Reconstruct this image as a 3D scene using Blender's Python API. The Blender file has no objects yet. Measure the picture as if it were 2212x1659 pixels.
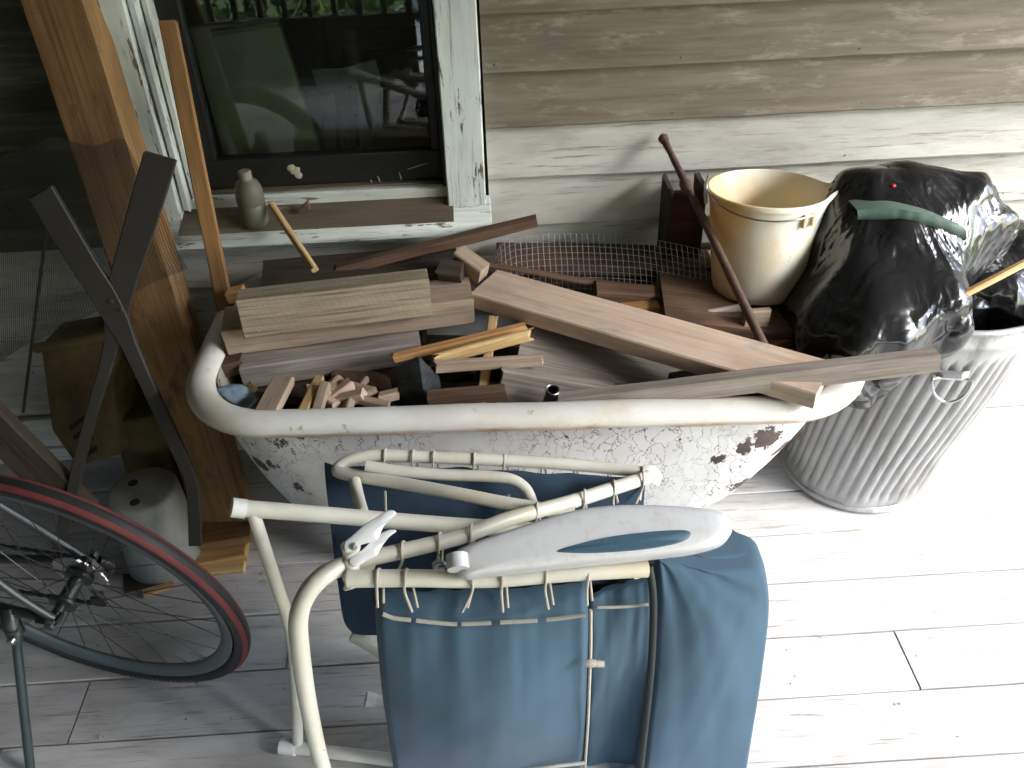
import bpy, bmesh, math, random
from mathutils import Vector, Matrix, noise
random.seed(7)
SC = bpy.context.scene
COL = SC.collection
V = Vector
# ------------------------------------------------------------------ camera
F_PX, PITCH, ROLL, YAW = 2000.0, 0.6449, 0.0398, 0.0267      # focal length in photo pixels (photo 2212 wide)
CAM = V((0.0, -1.9712, 1.65))
FW = V((math.sin(YAW)*math.cos(PITCH), math.cos(YAW)*math.cos(PITCH), -math.sin(PITCH)))
_rt = V((math.cos(YAW), -math.sin(YAW), 0)); _up = _rt.cross(FW)
RT = _rt*math.cos(ROLL) - _up*math.sin(ROLL); UP = _rt*math.sin(ROLL) + _up*math.cos(ROLL)
cd = bpy.data.cameras.new('camera'); cam = bpy.data.objects.new('camera', cd); COL.objects.link(cam)
cd.sensor_width = 36; cd.lens = F_PX/2212*36; cd.clip_start = .02; cd.clip_end = 500
m = Matrix((RT, UP, -FW)).transposed().to_4x4(); m.translation = CAM; cam.matrix_world = m
SC.camera = cam
# ------------------------------------------------------------------ world, sun, exposure
SUN_EL, SUN_AZ = math.radians(39.5), math.radians(27)            # azimuth measured from +x towards -y (the yard)
SUN_DIR = V((math.cos(SUN_EL)*math.cos(SUN_AZ), -math.cos(SUN_EL)*math.sin(SUN_AZ), math.sin(SUN_EL)))
w = bpy.data.worlds.new('World'); SC.world = w; w.use_nodes = True
nt = w.node_tree; bg = nt.nodes['Background']
sky = nt.nodes.new('ShaderNodeTexSky'); sky.sky_type = 'NISHITA'; sky.sun_disc = False
sky.sun_elevation = SUN_EL; sky.sun_rotation = math.atan2(SUN_DIR.x, SUN_DIR.y)
sky.dust_density = 1.0; sky.air_density = 1.0
nt.links.new(sky.outputs[0], bg.inputs[0]); bg.inputs[1].default_value = 0.105
sd = bpy.data.lights.new('sun', 'SUN'); sun = bpy.data.objects.new('sun', sd); COL.objects.link(sun)
sd.energy = 1.5; sd.angle = math.radians(38); sd.color = (1, .975, .935)
sun.rotation_euler = SUN_DIR.to_track_quat('Z', 'Y').to_euler()
vs = SC.view_settings; vs.view_transform = 'Standard'; vs.look = 'None'; vs.gamma = 1; vs.use_curve_mapping = False
vs.exposure = 3.25
SC.cycles.max_bounces = 8; SC.cycles.diffuse_bounces = 5; SC.cycles.transparent_max_bounces = 16

# ------------------------------------------------------------------ helpers
def ray(px, py): return FW + RT*((px-1106)/F_PX) - UP*((py-829.5)/F_PX)
def PY(px, py, y): d = ray(px, py); return CAM + d*((y-CAM.y)/d.y)
def PZ(px, py, z): d = ray(px, py); return CAM + d*((z-CAM.z)/d.z)
def PP(px, py, o, n): d = ray(px, py); return CAM + d*((o-CAM).dot(n)/d.dot(n))
WM = {}
def wm(o): return WM.get(o.name, Matrix())

class MB:
    def __init__(s): s.v = []; s.f = []
    def add(s, vs, fs):
        b = len(s.v); s.v += [tuple(x) for x in vs]; s.f += [tuple(i+b for i in f) for f in fs]; return s
    def box(s, a, b):
        x0, y0, z0 = a; x1, y1, z1 = b
        return s.add([(x0,y0,z0),(x1,y0,z0),(x1,y1,z0),(x0,y1,z0),(x0,y0,z1),(x1,y0,z1),(x1,y1,z1),(x0,y1,z1)],
                     [(0,3,2,1),(4,5,6,7),(0,1,5,4),(1,2,6,5),(2,3,7,6),(3,0,4,7)])
    def tube(s, path, r, n=10, closed=False, caps=True, flat=1.0):
        path = [V(p) for p in path]; N = len(path)
        T = []
        for i in range(N):
            a = path[(i-1) % N] if (closed or i > 0) else path[0]
            b = path[(i+1) % N] if (closed or i < N-1) else path[-1]
            T.append((b-a).normalized())
        ref = V((0,0,1)) if abs(T[0].z) < .9 else V((0,1,0))
        u = T[0].cross(ref).normalized()
        vs = []
        for i in range(N):
            u = (u - T[i]*u.dot(T[i])).normalized(); w_ = T[i].cross(u)
            rr = r[i] if isinstance(r, (list, tuple)) else r
            for k in range(n):
                t = 2*math.pi*k/n
                vs.append(path[i] + (u*math.cos(t) + w_*math.sin(t)*flat)*rr)
        fs = []
        M_ = N if closed else N-1
        for i in range(M_):
            j = (i+1) % N
            for k in range(n):
                l = (k+1) % n
                fs.append((i*n+k, i*n+l, j*n+l, j*n+k))
        if caps and not closed:
            fs.append(tuple(range(n-1, -1, -1))); fs.append(tuple((N-1)*n+k for k in range(n)))
        return s.add(vs, fs)
    def lathe(s, prof, c, n=32, axis=None, closed=False):
        c = V(c); Z = V(axis).normalized() if axis else V((0,0,1))
        X = Z.orthogonal().normalized() if axis else V((1,0,0)); Y = Z.cross(X)
        vs = [c + (X*math.cos(2*math.pi*k/n) + Y*math.sin(2*math.pi*k/n))*r + Z*z for r, z in prof for k in range(n)]
        fs = []
        L = len(prof)
        for i in range(L if closed else L-1):
            j = (i+1) % L
            for k in range(n):
                l = (k+1) % n
                fs.append((i*n+k, i*n+l, j*n+l, j*n+k))
        return s.add(vs, fs)
    def grid(s, rows, closed=False):
        n = len(rows[0]); vs = [p for r in rows for p in r]; fs = []
        for i in range(len(rows)-1):
            for k in range(n if closed else n-1):
                l = (k+1) % n
                fs.append((i*n+k, i*n+l, (i+1)*n+l, (i+1)*n+k))
        return s.add(vs, fs)
    def prism(s, outline, off):
        n = len(outline); off = V(off)
        vs = [V(p) for p in outline] + [V(p)+off for p in outline]
        return s.add(vs, [tuple(range(n)), tuple(range(2*n-1, n-1, -1))] + [(i, i+n, (i+1) % n+n, (i+1) % n) for i in range(n)])

def spline(pts, k=6, closed=False):
    pts = [V(p) for p in pts]; N = len(pts); out = []
    for i in range(N if closed else N-1):
        g = lambda j: pts[j % N] if closed else pts[max(0, min(N-1, j))]
        p0, p1, p2, p3 = g(i-1), g(i), g(i+1), g(i+2)
        for q in range(k):
            t = q/k
            out.append(.5*((2*p1) + (p2-p0)*t + (2*p0-5*p1+4*p2-p3)*t*t + (3*p1-p0-3*p2+p3)*t**3))
    if not closed: out.append(pts[-1])
    return out

def tag(o, label=None, cat=None, group=None, kind=None):
    if label: o['label'] = label
    if cat: o['category'] = cat
    if group: o['group'] = group
    if kind: o['kind'] = kind
    return o
def thing(name, label, cat, loc, group=None):
    o = bpy.data.objects.new(name, None); COL.objects.link(o); o.empty_display_size = .1
    o.location = V(loc); WM[o.name] = Matrix.Translation(V(loc))
    return tag(o, label, cat, group)
def link_mesh(name, me, mat, parent=None, M=None):
    """me is in local coordinates, M its world matrix"""
    M = M or Matrix()
    if mat and not me.materials: me.materials.append(mat)
    o = bpy.data.objects.new(name, me); COL.objects.link(o)
    if parent: o.parent = parent; o.matrix_basis = wm(parent).inverted() @ M
    else: o.matrix_basis = M
    WM[o.name] = M
    return o
def mesh_of(name, mb, smooth=True, angle=40, bevel=0, seg=1):
    me = bpy.data.meshes.new(name)
    me.from_pydata([tuple(v) for v in mb.v], [], mb.f)
    bm = bmesh.new(); bm.from_mesh(me)
    bmesh.ops.recalc_face_normals(bm, faces=bm.faces)
    if bevel:
        es = [e for e in bm.edges if len(e.link_faces) == 2 and e.calc_face_angle(0) > .6]
        bmesh.ops.bevel(bm, geom=es, offset=bevel, segments=seg, affect='EDGES', profile=.6)
    bm.to_mesh(me); bm.free()
    if smooth:
        me.polygons.foreach_set('use_smooth', [True]*len(me.polygons)); me.set_sharp_from_angle(angle=math.radians(angle))
    return me
def obj(name, mb, mat, parent=None, origin=None, smooth=True, angle=40, bevel=0, seg=1, sub=0):
    """mb holds world coordinates; the object's origin is put at origin (or at the mesh middle)"""
    vs = mb.v
    if origin is None:
        n = len(vs); origin = V((sum(v[0] for v in vs)/n, sum(v[1] for v in vs)/n, min(v[2] for v in vs)))
    origin = V(origin)
    mb.v = [tuple(V(v)-origin) for v in vs]
    o = link_mesh(name, mesh_of(name, mb, smooth, angle, bevel, seg), mat, parent, Matrix.Translation(origin))
    if sub:
        md = o.modifiers.new('subdivision', 'SUBSURF'); md.levels = sub; md.render_levels = sub
    return o

def frame(A, B, ydir=(0,1,0), roll=0):
    A = V(A); B = V(B); X = (B-A).normalized(); Y = V(ydir); Y = (Y - X*Y.dot(X)).normalized(); Z = X.cross(Y)
    if roll:
        c, s_ = math.cos(roll), math.sin(roll); Y, Z = Y*c + Z*s_, Z*c - Y*s_
    M = Matrix((X, Y, Z)).transposed().to_4x4(); M.translation = A
    return M
def board_mesh(name, L, d, h, seg=None, ch=.003, wonk=.0012, jag=.005, taper=1.0, seed=None):
    """rough sawn board: x 0..L, y 0..d, z -h..0"""
    rnd = random.Random(seed if seed is not None else random.random())
    ox, n = rnd.uniform(0, 90), seg or max(2, int(L/.06))
    ch = min(ch, d*.3, h*.3)
    sec = [(ch,0),(d-ch,0),(d,-ch),(d,-h+ch),(d-ch,-h),(ch,-h),(0,-h+ch),(0,-ch)]
    mb = MB(); vs = []
    for i in range(n+1):
        t = i/n; k = 1+(taper-1)*t
        for j, (y, z) in enumerate(sec):
            q = V((t*L*6+ox, y*30+ox, z*30))
            nn = noise.noise_vector(q)
            x = t*L
            if i in (0, n): x += rnd.uniform(-jag, jag)*(1 if j % 2 else .6)
            vs.append((x, y*k + nn.y*wonk*1.6, z*k + nn.z*wonk*1.6))
    fs = []
    for i in range(n):
        for j in range(8):
            l = (j+1) % 8; fs.append((i*8+j, (i+1)*8+j, (i+1)*8+l, i*8+l))
    fs += [tuple(range(8)), tuple(n*8+j for j in range(7, -1, -1))]
    mb.add(vs, fs)
    return mesh_of(name, mb, True, 30)
def board(name, A, B, d, h, mat, label=None, cat=None, parent=None, ydir=(0,1,0), roll=0, group=None, **kw):
    A = V(A); B = V(B)
    o = link_mesh(name, board_mesh(name, (B-A).length, d, h, **kw), mat, parent, frame(A, B, ydir, roll))
    return tag(o, label, cat, group)

# ------------------------------------------------------------------ materials
def rgb(r, g, b): return (r, g, b, 1)
class NT:
    def __init__(s, name):
        s.m = bpy.data.materials.new(name); s.m.use_nodes = True; s.t = s.m.node_tree
        s.b = s.t.nodes['Principled BSDF']; s.tc = None
    def n(s, typ, **kw):
        x = s.t.nodes.new(typ)
        for k, v in kw.items():
            if k in x.inputs.keys() if isinstance(k, str) else False: x.inputs[k].default_value = v
            else: setattr(x, k, v)
        return x
    def l(s, a, b): s.t.links.new(a, b); return s
    def coord(s, scale=(1,1,1), rand=True):
        if s.tc is None:
            tc = s.t.nodes.new('ShaderNodeTexCoord'); s.tc = tc.outputs['Object']
            if rand:
                oi = s.t.nodes.new('ShaderNodeObjectInfo'); mu = s.t.nodes.new('ShaderNodeMath'); mu.operation = 'MULTIPLY'
                mu.inputs[1].default_value = 41.7; s.l(oi.outputs['Random'], mu.inputs[0])
                ad = s.t.nodes.new('ShaderNodeVectorMath'); ad.operation = 'ADD'
                s.l(s.tc, ad.inputs[0]); s.l(mu.outputs[0], ad.inputs[1]); s.raw = s.tc; s.tc = ad.outputs[0]
            else: s.raw = s.tc
        mp = s.t.nodes.new('ShaderNodeMapping'); mp.inputs['Scale'].default_value = scale
        s.l(s.tc, mp.inputs['Vector']); return mp.outputs[0]
    def noise(s, scale=(1,1,1), sc=1.0, det=6, rough=.6, dist=0):
        x = s.t.nodes.new('ShaderNodeTexNoise'); x.inputs['Scale'].default_value = sc; x.inputs['Detail'].default_value = det
        x.inputs['Roughness'].default_value = rough; x.inputs['Distortion'].default_value = dist
        s.l(s.coord(scale), x.inputs['Vector']); return x.outputs[0]
    def ramp(s, fac, a, b, ca=(0,0,0,1), cb=(1,1,1,1)):
        x = s.t.nodes.new('ShaderNodeValToRGB'); e = x.color_ramp.elements
        e[0].position = a; e[1].position = b; e[0].color = ca; e[1].color = cb
        s.l(fac, x.inputs[0]); return x.outputs[0]
    def mix(s, fac, a, b, typ='MIX'):
        x = s.t.nodes.new('ShaderNodeMix'); x.data_type = 'RGBA'; x.blend_type = typ
        for sock, val in ((x.inputs[0], fac), (x.inputs[6], a), (x.inputs[7], b)):
            if hasattr(val, 'is_linked'): s.l(val, sock)
            else: sock.default_value = val
        return x.outputs[2]
    def math(s, op, a, b=0.0):
        x = s.t.nodes.new('ShaderNodeMath'); x.operation = op
        for sock, val in ((x.inputs[0], a), (x.inputs[1], b)):
            if hasattr(val, 'is_linked'): s.l(val, sock)
            else: sock.default_value = val
        return x.outputs[0]
    def bump(s, h, strength=.4, dist=.002, prev=None):
        x = s.t.nodes.new('ShaderNodeBump'); x.inputs['Strength'].default_value = strength; x.inputs['Distance'].default_value = dist
        s.l(h, x.inputs['Height'])
        if prev: s.l(prev, x.inputs['Normal'])
        return x.outputs[0]
    def out(s, col, rough=.7, normal=None, metal=0, spec=.4):
        for k, v in (('Base Color', col), ('Roughness', rough), ('Metallic', metal), ('Specular IOR Level', spec)):
            if hasattr(v, 'is_linked'): s.l(v, s.b.inputs[k])
            else: s.b.inputs[k].default_value = v
        if normal: s.l(normal, s.b.inputs['Normal'])
        return s.m

def wood(name, c1, c2, dark=.45, gs=1.0, rough=.75, saw=False, dirt=None, spots=0.0):
    k = NT(name)
    g = k.noise((5*gs, 75*gs, 75*gs), 1, 8, .65, .6)
    col = k.mix(k.ramp(g, .32, .68), rgb(*c1), rgb(*c2))
    st = k.noise((3*gs, 190*gs, 190*gs), 1, 4, .7)
    col = k.mix(k.ramp(st, .36, .5, rgb(dark, dark, dark), rgb(1,1,1)), rgb(0,0,0), col) if False else \
          k.mix(1.0, col, k.ramp(st, .3, .5, rgb(dark, dark*.95, dark*.88), rgb(1,1,1)), 'MULTIPLY')
    bl = k.noise((4, 9, 9), 1, 5, .6)
    col = k.mix(1.0, col, k.ramp(bl, .3, .7, rgb(.68,.66,.62), rgb(1.12,1.1,1.08)), 'MULTIPLY')
    if dirt:
        d = k.noise((7, 14, 14), 1, 7, .65)
        col = k.mix(k.ramp(d, .55, .68), col, rgb(*dirt))
    if spots:
        d = k.noise((40, 120, 120), 1, 3, .6)
        col = k.mix(k.ramp(d, .70, .76), col, rgb(.6,.58,.54))
    h = k.math('ADD', g, k.math('MULTIPLY', st, .7))
    nr = k.bump(h, .55, .0015)
    if saw:
        w_ = k.t.nodes.new('ShaderNodeTexWave'); w_.inputs['Scale'].default_value = 30; w_.inputs['Distortion'].default_value = 9
        w_.inputs['Detail'].default_value = 3
        cv = k.coord((1, .5, .6)); cv.node.inputs['Rotation'].default_value = (0, .55, .3); k.l(cv, w_.inputs['Vector'])
        nr = k.bump(w_.outputs[1], .14, .0010, nr)
        col = k.mix(k.math('MULTIPLY', bl, .05), col, k.ramp(w_.outputs[1], .2, .8, rgb(.09,.08,.06), rgb(.42,.37,.28)))
    return k.out(col, rough, nr, 0, .25)

def painted(name, paint, bare, cover=.5, soft=.05, gs=1.0, fine=1.0, rough=.6, stretch=(3, 22, 22), paint2=None):
    """old paint over wood: flakes missing where noise runs low, cracks along the grain (local x)"""
    k = NT(name)
    g = k.noise((4*gs, 70*gs, 70*gs), 1, 8, .65, .5)
    bcol = k.mix(k.ramp(g, .3, .7), rgb(*[c*.6 for c in bare]), rgb(*bare))
    fl = k.noise(tuple(c*fine for c in stretch), 1, 10, .72, .2)
    mk = k.ramp(fl, 1-cover-soft, 1-cover+soft)
    tone = k.noise((2, 5, 5), 1, 5, .6)
    pcol = k.mix(k.ramp(tone, .3, .7), rgb(*(paint2 or [c*.78 for c in paint])), rgb(*paint))
    cr = k.noise((6*gs, 130*gs, 130*gs), 1, 5, .7)
    pcol = k.mix(1.0, pcol, k.ramp(cr, .33, .43, rgb(.5,.46,.4), rgb(1,1,1)), 'MULTIPLY')
    col = k.mix(mk, bcol, pcol)
    big = k.noise((2.2, 11, 11), 1, 6, .65)
    col = k.mix(1.0, col, k.ramp(big, .32, .66, rgb(.70,.69,.66), rgb(1.1,1.1,1.1)), 'MULTIPLY')
    nr = k.bump(g, .5, .0012); nr = k.bump(k.math('ADD', mk, k.math('MULTIPLY', cr, .4)), .6, .0012, nr)
    return k.out(col, rough, nr, 0, .3)

def plain(name, c, rough=.5, metal=0, var=.25, sc=9, bumpy=0, spec=.4, c2=None):
    k = NT(name)
    a = k.noise((sc, sc, sc), 1, 7, .62)
    col = k.mix(k.ramp(a, .3, .7), rgb(*(c2 or [x*(1-var) for x in c])), rgb(*c))
    f = k.noise((sc*9, sc*9, sc*9), 1, 3, .6)
    col = k.mix(1.0, col, k.ramp(f, .25, .5, rgb(.86,.85,.83), rgb(1,1,1)), 'MULTIPLY')
    return k.out(col, rough, k.bump(f, bumpy, .001) if bumpy else None, metal, spec)

W_GREY = wood('weathered_grey_wood', (.25,.21,.15), (.38,.325,.235), saw=True, spots=.5)
W_GREY2 = wood('grey_plank_wood', (.22,.195,.17), (.38,.34,.305), dark=.6)
W_TAN = wood('tan_wood', (.27,.21,.155), (.40,.32,.24), dark=.62)
W_SALMON = wood('planed_pine_wood', (.50,.375,.285), (.60,.47,.37), dark=.85, gs=.6, rough=.6, dirt=(.33,.28,.24))
W_YELLOW = wood('fresh_split_wood', (.42,.27,.115), (.60,.43,.22), dark=.7)
W_BROWN = wood('dark_brown_wood', (.085,.05,.032), (.16,.10,.065), dark=.5)
W_RED = wood('reddish_wood', (.22,.115,.065), (.34,.20,.13), dark=.6)
W_POST = wood('stained_post_wood', (.19,.105,.042), (.29,.17,.075), dark=.55, gs=.7, dirt=(.07,.045,.025))
W_LATH = wood('orange_lath_wood', (.23,.12,.045), (.34,.19,.08), dark=.65)
W_ORANGE = wood('orange_cut_wood', (.40,.21,.08), (.52,.30,.13), dark=.7)
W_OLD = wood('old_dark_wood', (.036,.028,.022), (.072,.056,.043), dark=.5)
W_BLACK = wood('charred_wood', (.018,.022,.025), (.05,.058,.062), dark=.6, rough=.55)
PIECE = dict()
M_CLAP_BARE = painted('bare_clapboard', (.38,.345,.28), (.21,.178,.127), cover=.38, soft=.09, stretch=(7, 26, 26), paint2=(.27,.235,.175))
M_CLAP_WHITE = painted('whitewashed_clapboard', (.56,.55,.50), (.30,.27,.22), cover=.66, soft=.16, stretch=(3, 16, 16), paint2=(.40,.385,.34))
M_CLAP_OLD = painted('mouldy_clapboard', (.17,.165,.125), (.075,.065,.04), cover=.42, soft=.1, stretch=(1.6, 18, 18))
M_CASE = painted('peeling_white_casing', (.58,.63,.59), (.15,.125,.09), cover=.60, soft=.018, stretch=(9, 55, 55), paint2=(.50,.52,.47))
M_SILLTOP = painted('bare_sill', (.45,.44,.40), (.15,.12,.08), cover=.32, soft=.04, stretch=(7, 22, 22))
M_FLOOR = painted('worn_floor_paint', (.58,.57,.565), (.34,.315,.29), cover=.70, soft=.20, stretch=(5, 14, 14), paint2=(.45,.435,.43), rough=.62)
M_DARK = plain('dark_room', (.02,.019,.017), .9)
M_SASH = plain('black_sash_paint', (.012,.013,.012), .45, sc=20, bumpy=.3)
M_CEIL = plain('porch_ceiling_paint', (.16,.155,.14), .8)
k = NT('cream_chipped_coat'); a = k.noise((14,14,14), 1, 6, .6); b_ = k.noise((60,60,60), 1, 5, .65); c_ = k.noise((6,6,6), 1, 5, .6)
cc_ = k.mix(k.ramp(a,.3,.7), rgb(.51,.49,.41), rgb(.60,.58,.50)); cc_ = k.mix(k.ramp(c_,.55,.75), cc_, rgb(.50,.44,.30)); cc_ = k.mix(k.ramp(b_,.69,.72), cc_, rgb(.20,.10,.04))
M_CREAM = k.out(cc_, .38, k.bump(b_, .06, .001), 0, .5)
M_CREAM_OLD = plain('cream_powder_coat', (.58,.56,.48), .35, var=.10, sc=14, spec=.5)
M_CORD = plain('elastic_cord', (.42,.385,.32), .7, var=.2)
M_CAP = plain('white_plastic_cap', (.68,.67,.64), .4, var=.08)
M_ARM = plain('pale_grey_plastic', (.56,.56,.57), .35, var=.06, sc=6, spec=.5)
M_STEEL = plain('zinc_steel', (.55,.56,.57), .3, metal=1, var=.3, sc=40)
M_DULLSTEEL = plain('dull_steel', (.16,.165,.17), .42, metal=.9, var=.4, sc=40)
M_BLACKMET = plain('black_metal', (.018,.02,.021), .35, var=.4, sc=30, spec=.6)
M_RUSTROD = plain('rusty_iron', (.12,.072,.05), .7, var=.5, sc=40, bumpy=.5)
M_IRON = plain('dark_cast_iron', (.028,.026,.022), .62, var=.45, sc=18, bumpy=.4, c2=(.024,.019,.014))
M_RUBBER = plain('black_rubber', (.02,.02,.021), .55, sc=30)
M_RED = plain('red_tyre_rubber', (.17,.036,.036), .65, sc=30)
M_RIM = plain('grey_alloy_rim', (.09,.105,.11), .4, var=.3, sc=12, spec=.6)
M_POT = plain('grey_plastic_pot', (.27,.265,.245), .65, var=.25, sc=8)
M_GREEN = plain('green_plastic', (.13,.19,.155), .3, sc=10)
M_WIRE = plain('galvanised_wire', (.42,.43,.43), .45, metal=.6, sc=60)
M_WIREOLD = plain('old_screen_wire', (.025,.027,.022), .6, metal=.3, sc=60)

# ================================================================== SETTING
# ---- porch floor
floor = MB().box((-2.6,-3.05,-.16), (3.1,.10,-.045))
FLOOR = obj('porch_floor', floor, M_DARK, origin=(0,0,-.16), smooth=False); tag(FLOOR, kind='structure')
BW = .1478
ys = [-.5881 - BW*k for k in range(-4, 17)]
for r, y in enumerate(ys):
    y1 = min(y+BW, -.002); y0 = y
    rr = random.Random(r*13+5)
    cuts = [-2.58, -2.58+rr.uniform(1.2,2.2)]
    if r == 8: cuts = [-2.58, -.75]
    joint = None
    if abs(y-(-.5881-BW*2)) < .01: joint = PZ(1960,1425,0).x
    cuts += [joint if joint else rr.uniform(1.5,2.3), 3.08]
    for a, b in zip(cuts[:-1], cuts[1:]):
        if b-a < .1: continue
        board('plank', (a+.0015, y0+.002, rr.uniform(-.0015,.0015)), (b-.0015, y0+.002, rr.uniform(-.0015,.0015)), y1-y0-.004, .03, M_FLOOR, parent=FLOOR, seg=14, ch=.002, wonk=.0008, jag=.001, seed=r*7+int(a*10))
FN = []
rr = random.Random(8)
for y_ in ys:
    for x_ in (-1.9,-1.28,-.66,-.04,.58,1.2,1.82,2.44):
        for q_ in ((.03,.115) if rr.random() < .45 else ()): FN.append((x_+rr.uniform(-.012,.012), y_+q_+rr.uniform(-.008,.008)))
# ---- yard
g = MB(); rows = []
for j in range(25):
    yy = -3.2 - 60*(j/24)**2
    rows.append([V((x, yy, -.55 + .05*noise.noise(V((x*.3, yy*.3, 0))))) for x in [(-40+80*i/24) for i in range(25)]])
g.grid(rows)
rows = []
for j in range(13):
    xx = 3.12 + 50*(j/12)**2
    rows.append([V((xx, -3.2+30*i/16, -.556)) for i in range(17)])
g.grid(rows)
k = NT('yard_grass'); a = k.noise((3,3,3), 1, 8, .7); M_GRASS = k.out(k.mix(k.ramp(a,.3,.7), rgb(.05,.085,.02), rgb(.12,.17,.045)), .9)
tag(obj('yard_ground', g, M_GRASS, origin=(0,-3.2,-.55)), kind='structure')

tag(obj('garden_path', MB().box((-.75,-9,-.60),(.30,-3.2,-.46)), plain('pale_concrete', (.62,.62,.60), .9), smooth=False), kind='structure')
# ---- house wall
WALL = thing('house_wall', 'weathered clapboard house wall with bare upper boards, whitewashed lower boards and a window', 'wall', (0,0,0))
sh = MB()
WX0, WX1, WZ0, WZ1 = -.672, -.076, .70, 1.95
for a, b in (((-2.6,.022,-.02),(WX0-.03,.10,2.62)), ((WX1+.03,.022,-.02),(3.1,.10,2.62)), ((WX0-.03,.022,-.02),(WX1+.03,.10,WZ0-.03)), ((WX0-.03,.022,WZ1+.03),(WX1+.03,.10,2.62))):
    sh.box(a, b)
obj('sheathing', sh, M_DARK, WALL, smooth=False)
def clapboard(x0, x1, z0, mat, seed):
    n = max(3, int((x1-x0)/.03)); rows = []
    sec = [(.020,.1255),(.0145,.1255),(-.0055,.002),(-.0035,-.001),(.020,-.001)]
    for i in range(n+1):
        x = x0+(x1-x0)*i/n
        w1 = noise.noise(V((x*3, seed*7.3, 1)))*.002 + noise.noise(V((x*22, seed*3.1, 4)))*.0011
        w2 = noise.noise(V((x*2.1, seed*5.3, 9)))*.0022
        rows.append([V((x-x0, y + (w2 if j in (2,3) else w2*.3 if j == 1 else 0), z + (w1 if j in (2,3,4) else 0))) for j, (y, z) in enumerate(sec)])
    mb = MB(); mb.grid(rows, closed=True); mb.f += [tuple(range(4,-1,-1)), tuple(n*5+j for j in range(5))]
    return link_mesh('clapboard', mesh_of('clapboard', mb, True, 30), mat, WALL, Matrix.Translation((x0,0,z0)))
EXP = .1206
z = .9961 - EXP*8
zi = 0
while z < 2.6:
    mat = M_CLAP_WHITE if z < .86 else M_CLAP_BARE
    lo, hi = z, z+EXP
    if z > -.05:
        if hi > WZ0-.05 and z < WZ1+.09:
            spans = [(-2.6, WX0-.098), (WX1+.092, 3.1)]
            if z < .62: spans = [(-2.6, 3.1)]
        else: spans = [(-2.6, 3.1)]
        for a, b in spans:
            rr = random.Random(int(z*1000)); cut = None
            if a < -1 and b > 1: cut = [a+rr.uniform(.3,.9), 2.3]
            elif b > 2: cut = [rr.uniform(2.0,2.5)]
            pts = [a]+(cut or [])+[b]
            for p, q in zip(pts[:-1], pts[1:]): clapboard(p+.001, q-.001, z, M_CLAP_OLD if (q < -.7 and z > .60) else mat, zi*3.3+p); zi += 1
    z += EXP
board('skirting', (-2.58,-.016,.045), (3.05,-.016,.045), .03, .043, M_CLAP_WHITE, parent=WALL)
mb = MB(); rr = random.Random(3)
def nailhead(c, n_, r=.0028):
    u = n_.orthogonal().normalized(); v = n_.cross(u); mb.add([c+(u*math.cos(t)+v*math.sin(t))*r for t in [i*math.pi/3 for i in range(6)]], [tuple(range(6))])
for kz in range(12):
    z_ = .9961-EXP*7+EXP*kz
    for x_ in [-2.4+.405*i for i in range(14)]:
        x2 = x_+rr.uniform(-.02,.02)
        if z_ > .62 and WX0-.11 < x2 < WX1+.11: continue
        nailhead(V((x2, -.0062+.0022, z_+.018+rr.uniform(-.004,.004)))+V((0,-.0015,0)), V((0,-1,0)), rr.uniform(.0014,.0026))
M_NAIL = plain('rusty_nail', (.05,.032,.024), .7)
tag(obj('nail_heads', mb, M_NAIL, WALL, smooth=False), kind='stuff')
mb = MB()
for x_, y_ in FN:
    if y_ < -.02: nailhead(V((x_, y_, .0022)), V((0,0,1)), .0021)
tag(obj('nail_heads', mb, M_NAIL, FLOOR, smooth=False), kind='stuff')
WALL['kind'] = 'thing'
# ---- window: a part of the wall, its pieces sub-parts
wn = MB()
wn.box((WX0-.03,.025,WZ0-.03),(WX0-.002,.13,WZ1)); wn.box((WX1+.002,.025,WZ0-.03),(WX1+.03,.13,WZ1)); wn.box((WX0-.03,.025,WZ1),(WX1+.03,.13,WZ1+.03))
WIN = obj('window', wn, M_CASE, WALL, origin=((WX0+WX1)/2,.05,WZ0), bevel=.002)
def piece(name, A, B, d, h, mat, ydir=(0,1,0), **kw): return board(name, A, B, d, h, mat, parent=WIN, ydir=ydir, **kw)
piece('casing', (WX1-.002,-.022,.693), (WX1+.002,-.022,WZ1+.09), .044, .088, M_CASE, seg=30, wonk=.001)                 # right
piece('casing', (WX0-.098,-.022,.693), (WX0-.098,-.022,WZ1+.09), .044, .085, M_CASE, seg=30, wonk=.001)               # left
piece('casing', (WX0-.008,-.020,WZ1+.088), (WX1+.006,-.020,WZ1+.088), .042, .09, M_CASE)
piece('stop', (WX0-.010,-.010,.718), (WX0-.010,-.010,WZ1), .05, .016, M_CASE)
piece('stop', (WX0+.010,.012,.735), (WX0+.010,.012,WZ1), .05, .014, M_CASE)
piece('stop', (WX1-.012,.012,.735), (WX1-.012,.012,WZ1), .05, .010, M_SASH)
# sill: sloped slab with white nose, a riser and an upper step
sl = MB(); X0, X1 = WX0-.098, WX1+.096
sl.prism([V((X0,y,z)) for y, z in ((-.082,.656),(-.082,.686),(.012,.712),(.012,.66))], (X1-X0,0,0))
piece_o = obj('sill', sl, M_CASE, WIN, bevel=.003)
st = MB(); st.prism([V((WX0-.012,y,z)) for y, z in ((-.072,.6905),(.010,.7135),(.010,.711),(-.072,.688))], (WX1-WX0+.022,0,0))
obj('sill_top', st, M_SILLTOP, WIN)
piece('riser', (WX0-.006,.010,.738), (WX1+.004,.010,.738), .02, .03, M_CASE, wonk=.002)
rs = MB(); rs.box((WX0,.030,.715),(WX1,.075,.741)); obj('sill_step', rs, M_SILLTOP, WIN, bevel=.002)
piece('apron', (X0+.004,-.010,.655), (X1-.004,-.010,.655), .028, .045, M_CLAP_WHITE)
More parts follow.
